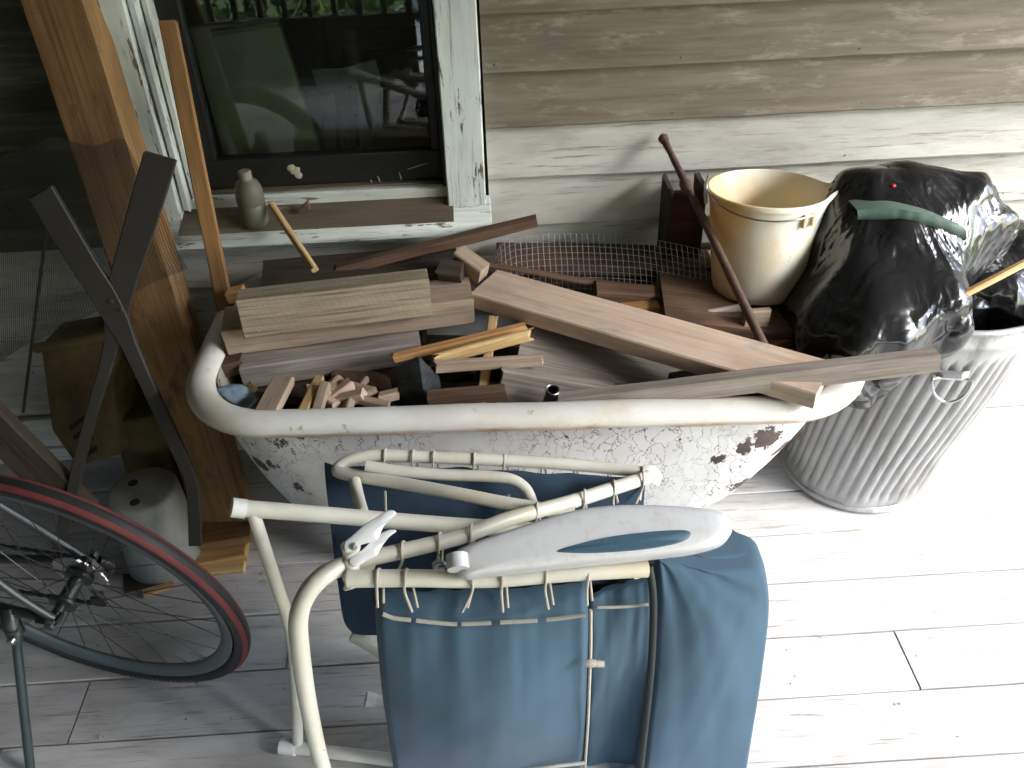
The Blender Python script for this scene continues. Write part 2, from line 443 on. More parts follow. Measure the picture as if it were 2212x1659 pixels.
# sash
sa = MB()
sa.box((WX0+.026,.046,.742),(WX1-.012,.082,.812))
sa.box((WX0+.026,.046,.812),(WX0+.074,.082,WZ1)); sa.box((WX1-.034,.046,.812),(WX1-.012,.082,WZ1))
obj('sash', sa, M_SASH, WIN, bevel=.003)
pn = MB(); pn.box((WX0+.070,.060,.808),(WX1-.030,.064,WZ1))
k = NT('old_window_glass')
tr = k.t.nodes.new('ShaderNodeBsdfTransparent'); tr.inputs[0].default_value = rgb(.93,.96,.93)
gl = k.t.nodes.new('ShaderNodeBsdfGlossy'); gl.inputs['Roughness'].default_value = .015
fr = k.t.nodes.new('ShaderNodeFresnel'); fr.inputs[0].default_value = 1.62
df = k.t.nodes.new('ShaderNodeBsdfDiffuse'); df.inputs[0].default_value = rgb(.4,.42,.38)
ms = k.t.nodes.new('ShaderNodeMixShader'); m2 = k.t.nodes.new('ShaderNodeMixShader')
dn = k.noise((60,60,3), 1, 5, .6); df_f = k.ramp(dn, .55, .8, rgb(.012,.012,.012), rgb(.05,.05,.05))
bmp = k.bump(k.noise((7,7,7), 1, 2, .5), .03, .003); k.l(bmp, gl.inputs['Normal'])
k.l(fr.outputs[0], ms.inputs[0]); k.l(tr.outputs[0], ms.inputs[1]); k.l(gl.outputs[0], ms.inputs[2])
k.l(df_f, m2.inputs[0]); k.l(ms.outputs[0], m2.inputs[1]); k.l(df.outputs[0], m2.inputs[2])
k.l(m2.outputs[0], k.t.nodes['Material Output'].inputs[0])
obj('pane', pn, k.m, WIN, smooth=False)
# flakes of pale paint and a tan smear on the black bottom rail
k = NT('pale_flake'); M_FLAKE = k.out(rgb(.36,.33,.24), .8)
fk = MB()
for px, py, r in ((630,362,.011),(637,371,.012),(645,378,.010),(641,366,.010)):
    c = PY(px, py, .0445); n = 7
    fk.add([c+V((math.cos(t)*r*random.uniform(.7,1.2), 0, math.sin(t)*r*random.uniform(.6,1.1))) for t in [2*math.pi*i/n for i in range(n)]]+[c+V((0,-.003,0))], [(i,(i+1)%n,n) for i in range(n)])
for a, b in (((815,380),(822,398)),((862,372),(868,396)),((800,388),(803,397)),((975,372),(1005,358))):
    if a[0] > 930: a, b = (880,366), (925,352)
    A, B = PY(*a, .0440), PY(*b, .0440)
    fk.tube([A, (A+B)/2+V((.001,0,.001)), B], [.0006,.0014,.0005], 5)
tag(obj('paint_flakes', fk, M_FLAKE, WIN), kind='stuff')

# ---- room behind the window
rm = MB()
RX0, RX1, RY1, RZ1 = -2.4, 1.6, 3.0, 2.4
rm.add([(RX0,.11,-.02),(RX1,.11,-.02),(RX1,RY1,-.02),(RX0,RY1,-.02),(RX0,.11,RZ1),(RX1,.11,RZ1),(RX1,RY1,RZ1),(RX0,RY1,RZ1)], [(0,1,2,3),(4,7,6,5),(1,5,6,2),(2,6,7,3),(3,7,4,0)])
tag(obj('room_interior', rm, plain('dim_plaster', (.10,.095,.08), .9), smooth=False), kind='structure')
M_OLIVE = plain('olive_panel', (.55,.58,.40), .7, sc=5, var=.12)
o_, n_ = V((0,.125,.8)), V((0,1,-.25)).normalized()
pa = MB(); pa.prism([PP(x, y, o_, n_) for x, y in ((408,62),(598,42),(700,345),(500,400))], (0,.025,0))
tag(obj('olive_panel', pa, M_OLIVE, bevel=.002), 'olive green panel standing inside the room behind the window glass', 'panel')
board('edge_light_strip', PP(455,66,o_-V((0,.012,0)),n_), PP(601,46,o_-V((0,.012,0)),n_), .01, .014, W_GREY2, 'pale strip added as light along the top edge of the green panel indoors', 'batten')  # pale strip stands in for light on the panel's top edge
M_LINEN = plain('grey_linen', (.42,.41,.42), .9, var=.2, sc=6)
mb = MB(); co, cn = V((0,.30,.9)), V((0,1,-.15)).normalized()
for pts in (((672,150),(740,148),(810,128),(822,165),(760,185),(690,205)), ((690,205),(722,195),(728,330),(705,345)), ((770,182),(822,165),(815,240),(800,320),(778,330))):
    mb.prism([PP(x, y, co, cn) for x, y in pts], (0,.006,0)); co = co+V((0,.002,0))
tag(obj('cloth', mb, M_LINEN, bevel=.002), 'pale grey cloth draped over the dark chair behind the glass', 'cloth')
dc = thing('wooden_chair', 'dark wooden chair standing in the dim room behind the glass', 'chair', (-.22,.75,0))
for x in (-.40,-.06):
    board('post', (x,.62,-.01), (x-.01,.66,1.18), .04, .05, W_OLD, parent=dc)
    board('leg', (x,1.02,-.01), (x,1.0,.46), .04, .045, W_OLD, parent=dc)
for zz in (.75,.92,1.09): board('slat', (-.37,.655,zz), (-.05,.655,zz), .018, .07, W_OLD, parent=dc)
board('seat', (-.42,.63,.50), (-.03,.63,.50), .42, .035, W_OLD, parent=dc)

# ---- porch roof, posts, railing, plus an end wall and slats added to block light (behind and beside the camera)
ro = MB().box((-2.7,-3.25,2.62),(3.15,.10,2.70))
RF = obj('porch_ceiling', ro, M_CEIL, smooth=False); tag(RF, kind='structure')
bb = obj('roof_beam', MB().box((-2.7,-3.02,2.42),(3.15,-2.90,2.618)), M_CASE, RF, bevel=.004)
EW = thing('shading_end_wall', 'dark boarded end wall added unseen to shade the left side of the porch', 'wall', (-2.4,-1.4,0)); EW['kind'] = 'thing'  # unseen wall, added to shut out light from the left
for i in range(20):
    board('clapboard', (-2.42,-3.0,.13*(i+1)), (-2.42,.0,.13*(i+1)), .02, .132, W_OLD, parent=EW, ydir=(-1,0,0), seg=6)
for i, x in enumerate((-2.25,.26,3.0)):
    lb = ('square white porch post at the far left corner', 'square white porch post behind the viewer at mid porch', 'square white porch post at the right corner of the porch')[i]
    t = thing('porch_post', lb, 'post', (x,-2.95,0), 'porch posts')
    obj('shaft', MB().box((x-.05,-3.0,.10),(x+.05,-2.90,2.42)), M_CASE, t, bevel=.006)
    obj('base', MB().box((x-.07,-3.02,-.0),(x+.07,-2.88,.10)), M_CASE, t, bevel=.006)
RL = thing('porch_railing', 'boarded porch railing along the front edge of the porch', 'railing', (-1.1,-2.95,0))
board('top_rail', (-2.19,-2.99,.78), (.18,-2.99,.78), .08, .04, M_CASE, parent=RL)
board('bottom_rail', (-2.19,-2.98,.315), (.18,-2.98,.315), .05, .03, W_OLD, parent=RL)
for i in range(2): board('kick_board', (-2.19,-2.965,.14+.140*i), (-.30,-2.965,.14+.140*i), .02, .145, W_OLD, parent=RL)
RL2 = board('board', (.36,-2.965,.32), (2.94,-2.965,.32), .02, .31, W_OLD, 'low dark board fixed between the porch posts on the right', 'board')
for i in range(16):
    x = -2.13+.128*i; board('baluster', (x,-2.965,.31), (x,-2.965,.745), .022, .03, W_OLD, parent=RL, seg=3)
M_BLOCKER = wood('blocker_slats', (.075,.06,.04), (.13,.105,.07))
BL = thing('light_blocker', 'dark slatted light blocker added out of view along the front of the porch', 'light blocker', (-.7,-2.93,2.4))  # unseen slats, added to keep daylight off the left of the porch
for i in range(27):
    board('slat', (-2.3,-2.93,.86+.058*i), (2.2,-2.93,.86+.058*i), .006, .060, M_BLOCKER, parent=BL, seg=3, wonk=.0006, ch=.001)
k = NT('shrub_leaf'); a = k.noise((5,5,5), 1, 3, .6)
M_LEAF = k.out(k.mix(k.ramp(a,.3,.7), rgb(.06,.13,.025), rgb(.17,.29,.06)), .5)
def shrub(x, y, w_, h, label, n=2600):
    t = thing('shrub', label, 'shrub', (x,y,-.55), 'shrubs in the yard')
    st = MB(); rr = random.Random(int(x*10))
    for i in range(7):
        b = V((x+rr.uniform(-.7,.7)*w_, y+rr.uniform(-.3,.3)*w_, -.55+h*rr.uniform(.55,.9)))
        st.tube(spline([V((x+rr.uniform(-.1,.1), y, -.57)), V((x,y,-.55)).lerp(b,.5)+V((rr.uniform(-.1,.1),0,0)), b], 4), [.035-.003*q for q in range(9)], 6)
    obj('stem', st, W_OLD, t)
    lf = MB()
    cl = [(V((x+rr.gauss(0,.5)*w_, y+rr.gauss(0,.3)*w_, -.5+h*rr.uniform(.2,1))), rr.uniform(.18,.34)*w_) for _ in range(16)]
    for i in range(n):
        c, r = rr.choice(cl); d = V((rr.gauss(0,1),rr.gauss(0,1),rr.gauss(0,1))).normalized()
        p = c+d*r*rr.uniform(.4,1); u = V((rr.gauss(0,1),rr.gauss(0,1),rr.gauss(0,.6))).normalized(); v = u.cross(d).normalized()
        s = rr.uniform(.03,.07); lf.add([p-u*s, p+v*s*.45, p+u*s, p-v*s*.45], [(0,1,2,3)])
    obj('foliage', lf, M_LEAF, t, smooth=False)
shrub(-2.4,-4.6,1.1,2.3,'tall dense shrub outside the left corner of the porch')
shrub(-1.5,-4.0,1.0,1.5,'leafy shrub in the yard left of the porch post')
shrub(.7,-6.2,1.0,1.2,'low pale shrub in the yard beyond the porch edge')

# ================================================================== BATHTUB
TC = V((.068,-.325,0)); TA = math.radians(-2.6)
TM = Matrix.Translation(TC) @ Matrix.Rotation(TA, 4, 'Z')
def contour(xl, xr, hw, rl, rr, N=144):
    pts = []
    def arc(cx, cy, r, a0, a1, n=24):
        for i in range(n+1):
            a = math.radians(a0+(a1-a0)*i/n); pts.append(V((cx+r*math.cos(a), cy+r*math.sin(a), 0)))
    arc(xl+rl, -hw+rl, rl, 180, 270); arc(xr-rr, -hw+rr, rr, 270, 360); arc(xr-rr, hw-rr, rr, 0, 90); arc(xl+rl, hw-rl, rl, 90, 180)
    P = pts+[pts[0]]; L = [0]
    for a, b in zip(P[:-1], P[1:]): L.append(L[-1]+(b-a).length)
    out = []; j = 0
    for i in range(N):
        s = L[-1]*i/N
        while L[j+1] < s: j += 1
        t = (s-L[j])/max(1e-9, L[j+1]-L[j]); out.append(P[j].lerp(P[j+1], t))
    return out
TUB = thing('bathtub', 'old cast iron bathtub with peeling white paint and rust-edged rolled rim, heaped with scrap wood', 'bathtub', (TC.x,TC.y,0))
RIMC = contour(-.650, .656, .285, .16, .16)
k = NT('stained_enamel')
a = k.noise((4,4,10), 1, 7, .65); b_ = k.noise((26,26,26), 1, 5, .6)
col = k.mix(k.ramp(a,.35,.7), rgb(.58,.56,.51), rgb(.74,.74,.71))
col = k.mix(k.ramp(b_,.66,.74), col, rgb(.35,.27,.17))
sp = k.t.nodes.new('ShaderNodeSeparateXYZ'); k.l(k.raw, sp.inputs[0])
low = k.t.nodes.new('ShaderNodeMapRange'); low.inputs[1].default_value = .012; low.inputs[2].default_value = -.010; k.l(sp.outputs[2], low.inputs[0])
rn = k.noise((9,9,30), 1, 6, .7)
rm_ = k.ramp(k.math('MULTIPLY', low.outputs[0], k.math('ADD', rn, .10)), .38, .72)
col = k.mix(k.ramp(k.noise((5,5,5), 1, 6, .7), .50, .75), col, rgb(.56,.47,.30)); col = k.mix(rm_, col, rgb(.36,.17,.045))
M_RIMEN = k.out(col, .35, k.bump(b_, .12, .001), 0, .45)
vs = []; fs = []; n = 144; q = 18
mb = MB(); rows = []
for i, p in enumerate(RIMC):
    t = (RIMC[(i+1)%n]-RIMC[i-1]).normalized(); nrm = V((t.y,-t.x,0))
    dent = .004*noise.noise(V((p.x*6,p.y*6,0)))
    row = []
    for jj in range(q):
        a = 2*math.pi*jj/q; ca, sa = math.cos(a), math.sin(a)
        row.append(TM @ (p + nrm*(ca*.030) + V((0,0,.548+dent*.5+sa*(.024 if sa > 0 else .027)))))
    rows.append(row)
rows.append(rows[0]); mb.grid(rows, closed=True)
obj('rim', mb, M_RIMEN, TUB, origin=TM @ V((0,0,.548)))
# outer shell
k = NT('peeling_tub_paint')
nz = k.noise((7,7,7), 1, 9, .7, .4); nf = k.noise((48,48,34), 1, 8, .74)
vd = k.t.nodes.new('ShaderNodeVectorMath'); vd.operation = 'ADD'
nn = k.t.nodes.new('ShaderNodeTexNoise'); nn.inputs['Scale'].default_value = 26; nn.inputs['Detail'].default_value = 5; k.l(k.coord((1,1,1)), nn.inputs['Vector'])
sc_ = k.t.nodes.new('ShaderNodeVectorMath'); sc_.operation = 'SCALE'; sc_.inputs[3].default_value = .055; k.l(nn.outputs[1], sc_.inputs[0])
k.l(k.coord((1,1,.42)), vd.inputs[0]); k.l(sc_.outputs[0], vd.inputs[1])
vo = k.t.nodes.new('ShaderNodeTexVoronoi'); vo.feature = 'DISTANCE_TO_EDGE'; vo.inputs['Scale'].default_value = 40; k.l(vd.outputs[0], vo.inputs['Vector'])
v2 = k.t.nodes.new('ShaderNodeTexVoronoi'); v2.inputs['Scale'].default_value = 40; k.l(vd.outputs[0], v2.inputs['Vector'])
dens = k.ramp(k.noise((5,5,5), 1, 4, .6), .38, .62)
crack = k.ramp(k.math('MULTIPLY', vo.outputs[0], 1.0), .008, .036)              # 0 in a crack
crack = k.mix(dens, rgb(1,1,1), crack)
def near(pts):
    res = None
    for (P_, r) in pts:
        vm = k.t.nodes.new('ShaderNodeVectorMath'); vm.operation = 'DISTANCE'; k.l(k.raw, vm.inputs[0]); vm.inputs[1].default_value = P_
        d = k.math('SUBTRACT', 1.0, k.math('DIVIDE', vm.outputs['Value'], r)); d = k.math('MAXIMUM', d, -.6)
        res = d if res is None else k.math('MAXIMUM', res, d)
    return res
to = TM @ V((0,0,.3))
spots = [(PY(x, y, yy)-to, r) for x, y, yy, r in ((600,970,-.595,.055),(640,972,-.60,.05),(560,1000,-.52,.04),(585,1010,-.55,.03),(700,962,-.605,.03),(640,1065,-.55,.035),(670,1110,-.51,.04),(1655,945,-.60,.06),(1690,965,-.56,.045),(1610,975,-.61,.04),(1600,1045,-.55,.05),(1640,1010,-.53,.045),(1490,962,-.62,.035),(1550,1000,-.60,.03),(1570,1080,-.50,.035),(1310,985,-.615,.03),(1265,985,-.615,.025),(840,985,-.60,.02))]
spots = [(p_, r_*.72) for p_, r_ in spots]; ns = near(spots)
miss = k.ramp(k.math('MULTIPLY', k.math('ADD', k.math('MULTIPLY', nf, 2.6), k.math('MULTIPLY', ns, 1.0)), .4), .615, .632)
miss2 = k.ramp(k.math('ADD', nf, k.math('MULTIPLY', nz, .5)), .885, .91)
miss = k.math('MAXIMUM', miss, miss2)
tone = k.noise((9,9,9), 1, 6, .65)
pc = k.mix(k.ramp(tone,.3,.7), rgb(.56,.555,.55), rgb(.74,.74,.73))
pk = k.noise((14,14,14), 1, 4, .6)
pc = k.mix(k.ramp(pk,.62,.72), pc, rgb(.55,.47,.44))
pc = k.mix(.25, pc, k.mix(v2.outputs[1], rgb(.48,.46,.46), rgb(.7,.68,.67)))
pc = k.mix(1.0, pc, k.mix(crack, rgb(.16,.12,.10), rgb(1,1,1)), 'MULTIPLY')
bc = k.mix(k.ramp(nz,.35,.65), rgb(.045,.03,.027), rgb(.10,.072,.062))
col = k.mix(miss, pc, bc)
hgt = k.math('ADD', k.math('MULTIPLY', k.math('SUBTRACT', 1.0, miss), 1.0), k.math('MULTIPLY', crack, .8))

M_TUB = k.out(col, .6, k.bump(nf, .22, .002, k.bump(hgt, .55, .002)), 0, .3)
def shell(top, depth, zt, zb, insL, insR, insW, name, mat, prof, flip=False):
    rows = []; K = 26
    for i in range(K+1):
        s = i/K; f = prof(s)
        c = contour(-.650+top+insL*f, .650-top-insR*f, .285-top-insW*f, .16-top*.5, .16-top*.5-.03*f)
        z = zt+(zb-zt)*s**.92
        rows.append([TM @ (p+V((0,0,z))) for p in c])
    mb = MB(); mb.grid(rows, closed=True)
    c0 = TM @ V((-.03,0,zb)); b = len(mb.v); mb.v.append(tuple(c0))
    base = K*144; mb.f += [(base+i, base+(i+1)%144, b) for i in range(144)]
    return obj(name, mb, mat, TUB, origin=to)
pf = lambda s: .42*s + .18*s**3 + (.40*max(0,(s-.72)/.28)**2.2)
shell(.012, 0, .545, .105, .20, .40, .17, 'shell', M_TUB, pf)
M_IN = plain('basin_enamel', (.50,.53,.54), .35, var=.35, sc=7, c2=(.28,.25,.19))
shell(.030, 0, .552, .16, .17, .34, .15, 'basin', M_IN, pf)
for sx, sy in ((-.36,-.15),(.28,-.16),(-.36,.15),(.28,.16)):
    mb = MB(); A = V((sx*.9, sy*.6, .15)); o = V((sx*1.0, sy*.95, .02))
    mb.tube(spline([TM@A, TM@(A.lerp(o,.5)+V((0,sy*.25,.03))), TM@(o+V((0,0,.02))), TM@(o+V((0,sy*.2,0)))], 5), [.034-.0012*i for i in range(16)], 10)
    mb.lathe([(0,.0),(.03,.0),(.033,.012),(.024,.03),(0,.04)], TM@V((o.x,o.y+sy*.15,0)), 14)
    obj('foot', mb, M_TUB, TUB)

# ================================================================== WOOD IN AND ON THE TUB
G = 'scrap wood heaped in the bathtub'
def bd(name, A, B, d, h, mat, label, cat='board', **kw): return board(name, A, B, d, h, mat, label, cat, group=kw.pop('group', None), **kw)
bA, bB = PY(478,716,-.36), PY(1022,646,-.305)
bd('beam', PY(509,651,-.385), PY(926,604,-.345), .055, .086, W_GREY, 'thick grey weathered beam, topmost of the stack at the left of the tub', 'beam', roll=-.06, jag=.002)
bd('beam', bA, bB, .10, .062, W_TAN, 'long tan beam under the topmost grey beam, sticking out at both ends', 'beam', jag=.002)
bd('beam', PZ(517,797,bA.z-.064), PZ(908,742,bB.z-.066), .09, .052, W_GREY2, 'grey beam with a pale front face, lowest of the stack at the left of the tub', 'beam', jag=.002)
bd('beam', PY(528,812,-.38), PY(850,775,-.35), .09, .085, W_OLD, 'dark timber hidden under the stack of beams', 'beam')
bd('plank', PY(1012,634,-.27), PZ(1760,851,.614), .118, .036, W_SALMON, 'long pale planed plank lying diagonally across the tub towards its right rim', 'plank', wonk=.0005)
bd('plank', PY(1205,866,-.585), PY(2030,768,-.665), .030, .040, W_GREY2, 'long narrow grey-brown plank sticking out past the right end of the tub', 'plank')
bd('batten', PY(725,582,-.15), PY(1160,471,-.105), .028, .022, W_BROWN, 'dark brown batten leaning up against the window sill', 'batten', wonk=.002)
bd('stick', PY(672,588,-.235), PY(577,446,-.055), .014, .014, W_YELLOW, 'thin yellow stick leaning on the window sill above the beams', 'stick')
bd('lath', PY(472,690,-.21), PY(341,47,-.030), .012, .037, W_LATH, 'tall orange-brown lath leaning against the window glass', 'lath', wonk=.001)
# black post stub
F_, L_, R_ = PY(904,767,-.512), PY(838,800,-.475), PY(950,812,-.468); K_ = L_+R_-F_; K_.z = L_.z-.05
mb = MB(); tops = [F_, R_, K_, L_]; bots = [V((p.x+.006, p.y-.004, .40)) for p in tops]
mb.add(tops+bots, [(0,1,2,3),(7,6,5,4)]+[(q, q+4, (q+1)%4+4, (q+1)%4) for q in range(4)])
tag(obj('post_stub', mb, W_BLACK, bevel=.004, seg=2), 'blackened square post stub sticking up near the front rim of the tub', 'post stub')
bd('board', PY(850,773,-.45), PY(1140,704,-.37), .020, .016, W_ORANGE, 'orange split board behind the blackened post stub', jag=.008)
bd('board', PY(945,769,-.470), PY(1148,713,-.41), .012, .027, W_YELLOW, 'pale yellow split board in front of the orange split one', jag=.014)
bd('stick', PY(1026,886,-.545), PY(1056,686,-.31), .020, .008, W_YELLOW, 'flat pale yellow stick running from front rim towards the back of the tub', 'stick', ydir=(1,0,0))
bd('lath', PY(938,785,-.485), PY(1172,768,-.475), .012, .027, W_TAN, 'short tan lath crossing over the flat yellow stick', 'lath')
bd('stick', PY(925,860,-.54), PY(1094,845,-.535), .028, .026, W_BROWN, 'brown square stick with a freshly cut end beside the front rim', 'stick')
bd('plank', PY(1118,783,-.44), PY(1545,872,-.515), .14, .045, W_GREY2, 'wide grey plank under the long pale diagonal plank', 'plank', roll=.12)
bd('block', PY(1085,800,-.50), PY(1330,842,-.53), .09, .09, W_GREY2, 'thick grey block under the wide grey plank', 'block', roll=-.3)
bd('plank', PY(1424,692,-.335), PY(1606,660,-.31), .014, .085, W_GREY2, 'short grey weathered plank on edge below the bucket', 'plank')
bd('board', PY(1612,676,-.37), PY(1667,671,-.365), .018, .085, W_TAN, 'short upright tan board below the front of the bucket')
bd('stick', PY(1040,570,-.17), PY(1376,624,-.22), .020, .011, W_BROWN, 'long thin dark stick behind the pale diagonal plank', 'stick', wonk=.003, jag=.012)
bd('board', PY(1290,630,-.25), PY(1425,640,-.25), .05, .040, W_BROWN, 'short dark brown board in front of the wire mesh')
bd('block', PY(1345,672,-.285), PY(1424,663,-.28), .04, .030, W_ORANGE, 'small orange wood block by the edge of the wire mesh', 'block', jag=.008)
bd('board', PY(1130,556,-.046), PY(1535,530,-.05), .018, .20, W_OLD, 'wide dark brown board at the back of the tub under the wire mesh')
bd('board', PY(1100,640,-.20), PY(1560,655,-.24), .14, .03, W_OLD, 'flat dark board lying below the wire mesh')
bd('board', PY(1075,572,-.125), PY(1545,578,-.14), .11, .028, W_BROWN, 'dark brown board lying over the back rim of the tub under the wire mesh')
bd('board', PY(1440,690,-.36), PY(1900,740,-.40), .26, .028, W_BROWN, 'broad dark board the yellowed bucket stands on', seg=8)
bd('board', PY(560,640,-.25), PY(1000,600,-.20), .16, .03, W_OLD, 'dark board behind the stack of beams')
bd('block', PY(982,548,-.20), PY(1038,588,-.235), .035, .06, W_TAN, 'small tan block with pale top behind the left end of the diagonal plank', 'block', roll=.5)
bd('block', PY(940,592,-.235), PY(992,600,-.25), .04, .055, W_OLD, 'small dark block right of the topmost grey beam', 'block', roll=.6)
bd('board', PY(1655,748,-.40), PY(1790,712,-.36), .03, .028, W_RED, 'reddish board at the right end of the tub beside the rusty rod', jag=.008)
bd('stick', PY(1740,800,-.46), PY(1845,758,-.38), .016, .018, W_ORANGE, 'orange stick poking out at the right end of the tub', 'stick', jag=.006)
bd('board', PY(1690,790,-.44), PY(1800,765,-.36), .05, .02, W_TAN, 'short tan board under the orange stick at the right end')
# depthwise ends near the front rim
bd('board', PY(552,902,-.575), PY(590,830,-.46), .045, .018, W_TAN, 'tan board end pointing at the front rim under the beams', ydir=(1,0,0))
bd('board', PY(640,900,-.575), PY(680,820,-.44), .022, .010, W_YELLOW, 'narrow pale board running under the beams towards the rim', ydir=(1,0,0))
bd('board', PY(672,904,-.575), PY(692,835,-.48), .022, .014, W_TAN, 'narrow tan strip standing in front of the kindling', ydir=(1,0,0))
bd('block', PY(452,833,-.455), PY(476,829,-.45), .02, .014, W_ORANGE, 'small orange offcut inside the left corner of the tub', 'block')
bd('board', PY(450,800,-.40), PY(520,780,-.39), .05, .03, W_BROWN, 'dark board end inside the left corner of the tub')
bd('block', PY(487,634,-.24), PY(520,628,-.24), .03, .03, W_ORANGE, 'orange cut block end at the left of the stack of beams', 'block')
bd('stick', PY(526,842,-.445), PY(540,828,-.44), .012, .022, W_YELLOW, 'short pale peg under the lowest beam', 'stick')
kind = [(700,842,.05,.018,10),(760,832,.075,.012,-25),(726,850,.06,.02,35),(742,862,.055,.02,-8),(715,828,.04,.014,50),(780,850,.05,.014,20),(698,862,.045,.014,-40),(748,880,.05,.016,80),(690,850,.03,.018,15),(838,855,.03,.017,5),(800,868,.06,.014,-15),(775,838,.05,.011,60)]
klab = ['small square kindling block at the back left of the heap','long pale kindling stick on top of the kindling heap','tan kindling block in the middle of the heap','thick kindling block at the front of the heap','short kindling chip standing at the top of the heap','kindling stick at the right of the heap','kindling chip at the left foot of the heap','kindling stick pointing at the front rim of the tub','small kindling cube leftmost in the heap','kindling cube beside the blackened post stub','dark kindling stick between the heap and the post stub','thin kindling splint across the top of the heap']
for (x, y, L, s, ang), lb in zip(kind, klab):
    c = PY(x, y, -.50 + (y-850)*-.0016); a = math.radians(ang); d = V((math.cos(a), math.sin(a), random.uniform(-.15,.35)))*L*.62
    bd('kindling', c-d, c+d, s*1.25, s*1.1, [W_TAN,W_YELLOW,W_SALMON,W_TAN][int(x) % 4], lb, 'kindling', group='kindling in the bathtub', seg=3, jag=.004)
rr = random.Random(4)
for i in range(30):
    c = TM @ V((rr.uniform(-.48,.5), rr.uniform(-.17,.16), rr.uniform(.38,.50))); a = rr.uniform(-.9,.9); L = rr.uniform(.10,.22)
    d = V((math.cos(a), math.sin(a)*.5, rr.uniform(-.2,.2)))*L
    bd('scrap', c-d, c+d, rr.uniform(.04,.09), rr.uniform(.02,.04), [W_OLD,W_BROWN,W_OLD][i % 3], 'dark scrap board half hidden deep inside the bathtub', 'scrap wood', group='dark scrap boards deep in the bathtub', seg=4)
# pipe stub, rag
mb = MB(); c = PY(1192,850,-.555)
mb.lathe([(.0135,-.07),(.0135,.012),(.0125,.013),(.0105,.012),(.0105,-.06),(0,-.06)], c, 20, axis=(.15,-.25,1))
tag(obj('pipe_stub', mb, M_STEEL), 'short galvanised pipe stub standing at the front rim of the tub', 'pipe')
def lump(c, rx, ry, rz, amp, freq, n=(40,24), seed=0):
    rows = []
    for i in range(n[1]+1):
        th = math.pi*i/n[1]; row = []
        for j in range(n[0]):
            ph = 2*math.pi*j/n[0]; d = V((math.sin(th)*math.cos(ph), math.sin(th)*math.sin(ph), math.cos(th)))
            s = 1+amp*noise.fractal(d*freq+V((seed,seed,0)), 1, 2, 4)
            row.append(V(c)+V((d.x*rx*s, d.y*ry*s, d.z*rz*s)))
        rows.append(row)
    return MB().grid(rows, closed=True)
tag(obj('rag', lump(PY(502,862,-.475), .045, .03, .03, .14, 1.3, seed=3), plain('pale_blue_cloth', (.22,.30,.36), .9, bumpy=.3)), 'pale blue rag tucked in the left corner of the tub', 'rag')
bp = PY(552,482,-.045)
BO = thing('bottle', 'dusty translucent plastic bottle standing on the window sill', 'bottle', bp)
kk = NT('dusty_plastic'); kd = kk.noise((20,20,8), 1, 6, .6)
M_DUST = kk.out(kk.mix(kk.ramp(kd,.3,.7), rgb(.10,.095,.07), rgb(.17,.165,.12)), .55, None, 0, .4); kk.b.inputs['Transmission Weight'].default_value = .35
obj('body', MB().lathe([(0,0),(.028,0),(.031,.004),(.031,.045),(.029,.05),(.031,.055),(.030,.085),(.024,.100),(.014,.108),(.0125,.113)], bp, 28), M_DUST, BO)
obj('cap', MB().lathe([(.0145,.108),(.0145,.124),(.012,.127),(0,.127)], bp, 20), plain('dusty_cap', (.20,.18,.13), .7), BO)
tag(obj('wood_chip', MB().prism([PY(x, y, -.03) for x, y in ((640,462),(668,455),(664,436),(652,448))], (.002,.012,.002)), W_BROWN), 'small brown wood chip lying on the window sill beside the bottle', 'wood chip')
# rusty rod
A, B = PY(1432,297,-.022), PY(1652,752,-.485); D = (B-A)
rod = thing('iron_rod', 'long rusty iron rod leaning from the tub up to the wall by the bucket', 'rod', B)
obj('shaft', MB().tube([A+D*(i/24)+V((0,0,.004*math.sin(i/24*math.pi))) for i in range(25)], [.0075+.0015*noise.noise(V((i*.7,0,0)))+.0025*(i/24) for i in range(25)], 10), M_RUSTROD, rod)
obj('collar', MB().tube([A+D*.22, A+D*.235, A+D*.265, A+D*.28], [.010,.0135,.0135,.010], 10), M_RUSTROD, rod)
obj('tip', MB().tube([A-D*.012, A, A+D*.02], [.006,.012,.010], 9), M_RUSTROD, rod)
# welded wire mesh, bent over in an arch
mb = MB()
top = [PY(x, y, yy) for x, y, yy in ((1062,562,-.10),(1085,528,-.09),(1130,510,-.085),(1250,505,-.09),(1390,514,-.10),(1520,540,-.13))]
tp = spline(top, 14)
def meshdrop(q, s):                     # s metres down the sheet from its top edge
    return q + V((.0,-.10*math.sin(min(s/.16,1)*1.5), -s*.75-.12*s*s*4))
cols = tp[::2]
L = sum((b-a).length for a, b in zip(cols[:-1], cols[1:])); nc = int(L/.0127)
fine = []; acc = 0; pos = 0
cum = [0]
for a, b in zip(cols[:-1], cols[1:]): cum.append(cum[-1]+(b-a).length)
for i in range(nc+1):
    s = L*i/nc; j = max(0, min(len(cum)-2, next((q for q in range(len(cum)-1) if cum[q+1] >= s), len(cum)-2)))
    fine.append(cols[j].lerp(cols[j+1], (s-cum[j])/max(1e-6, cum[j+1]-cum[j])))
for i, q in enumerate(fine):
    ln = .17 + .01*noise.noise(V((i*.5,0,0)))
    mb.tube([meshdrop(q, ln*t/7)+V((noise.noise(V((i*.3,t,0)))*.002,0,0)) for t in range(8)], .0008, 4, caps=False)
for t in range(14):
    mb.tube([meshdrop(q, .0127*t)+V((0,0,noise.noise(V((i*.4,t*.5,3)))*.001)) for i, q in enumerate(fine)], .0005, 4, caps=False)
tag(obj('wire_mesh', mb, M_WIRE), 'arched sheet of square wire mesh at the back of the bathtub', 'wire mesh')

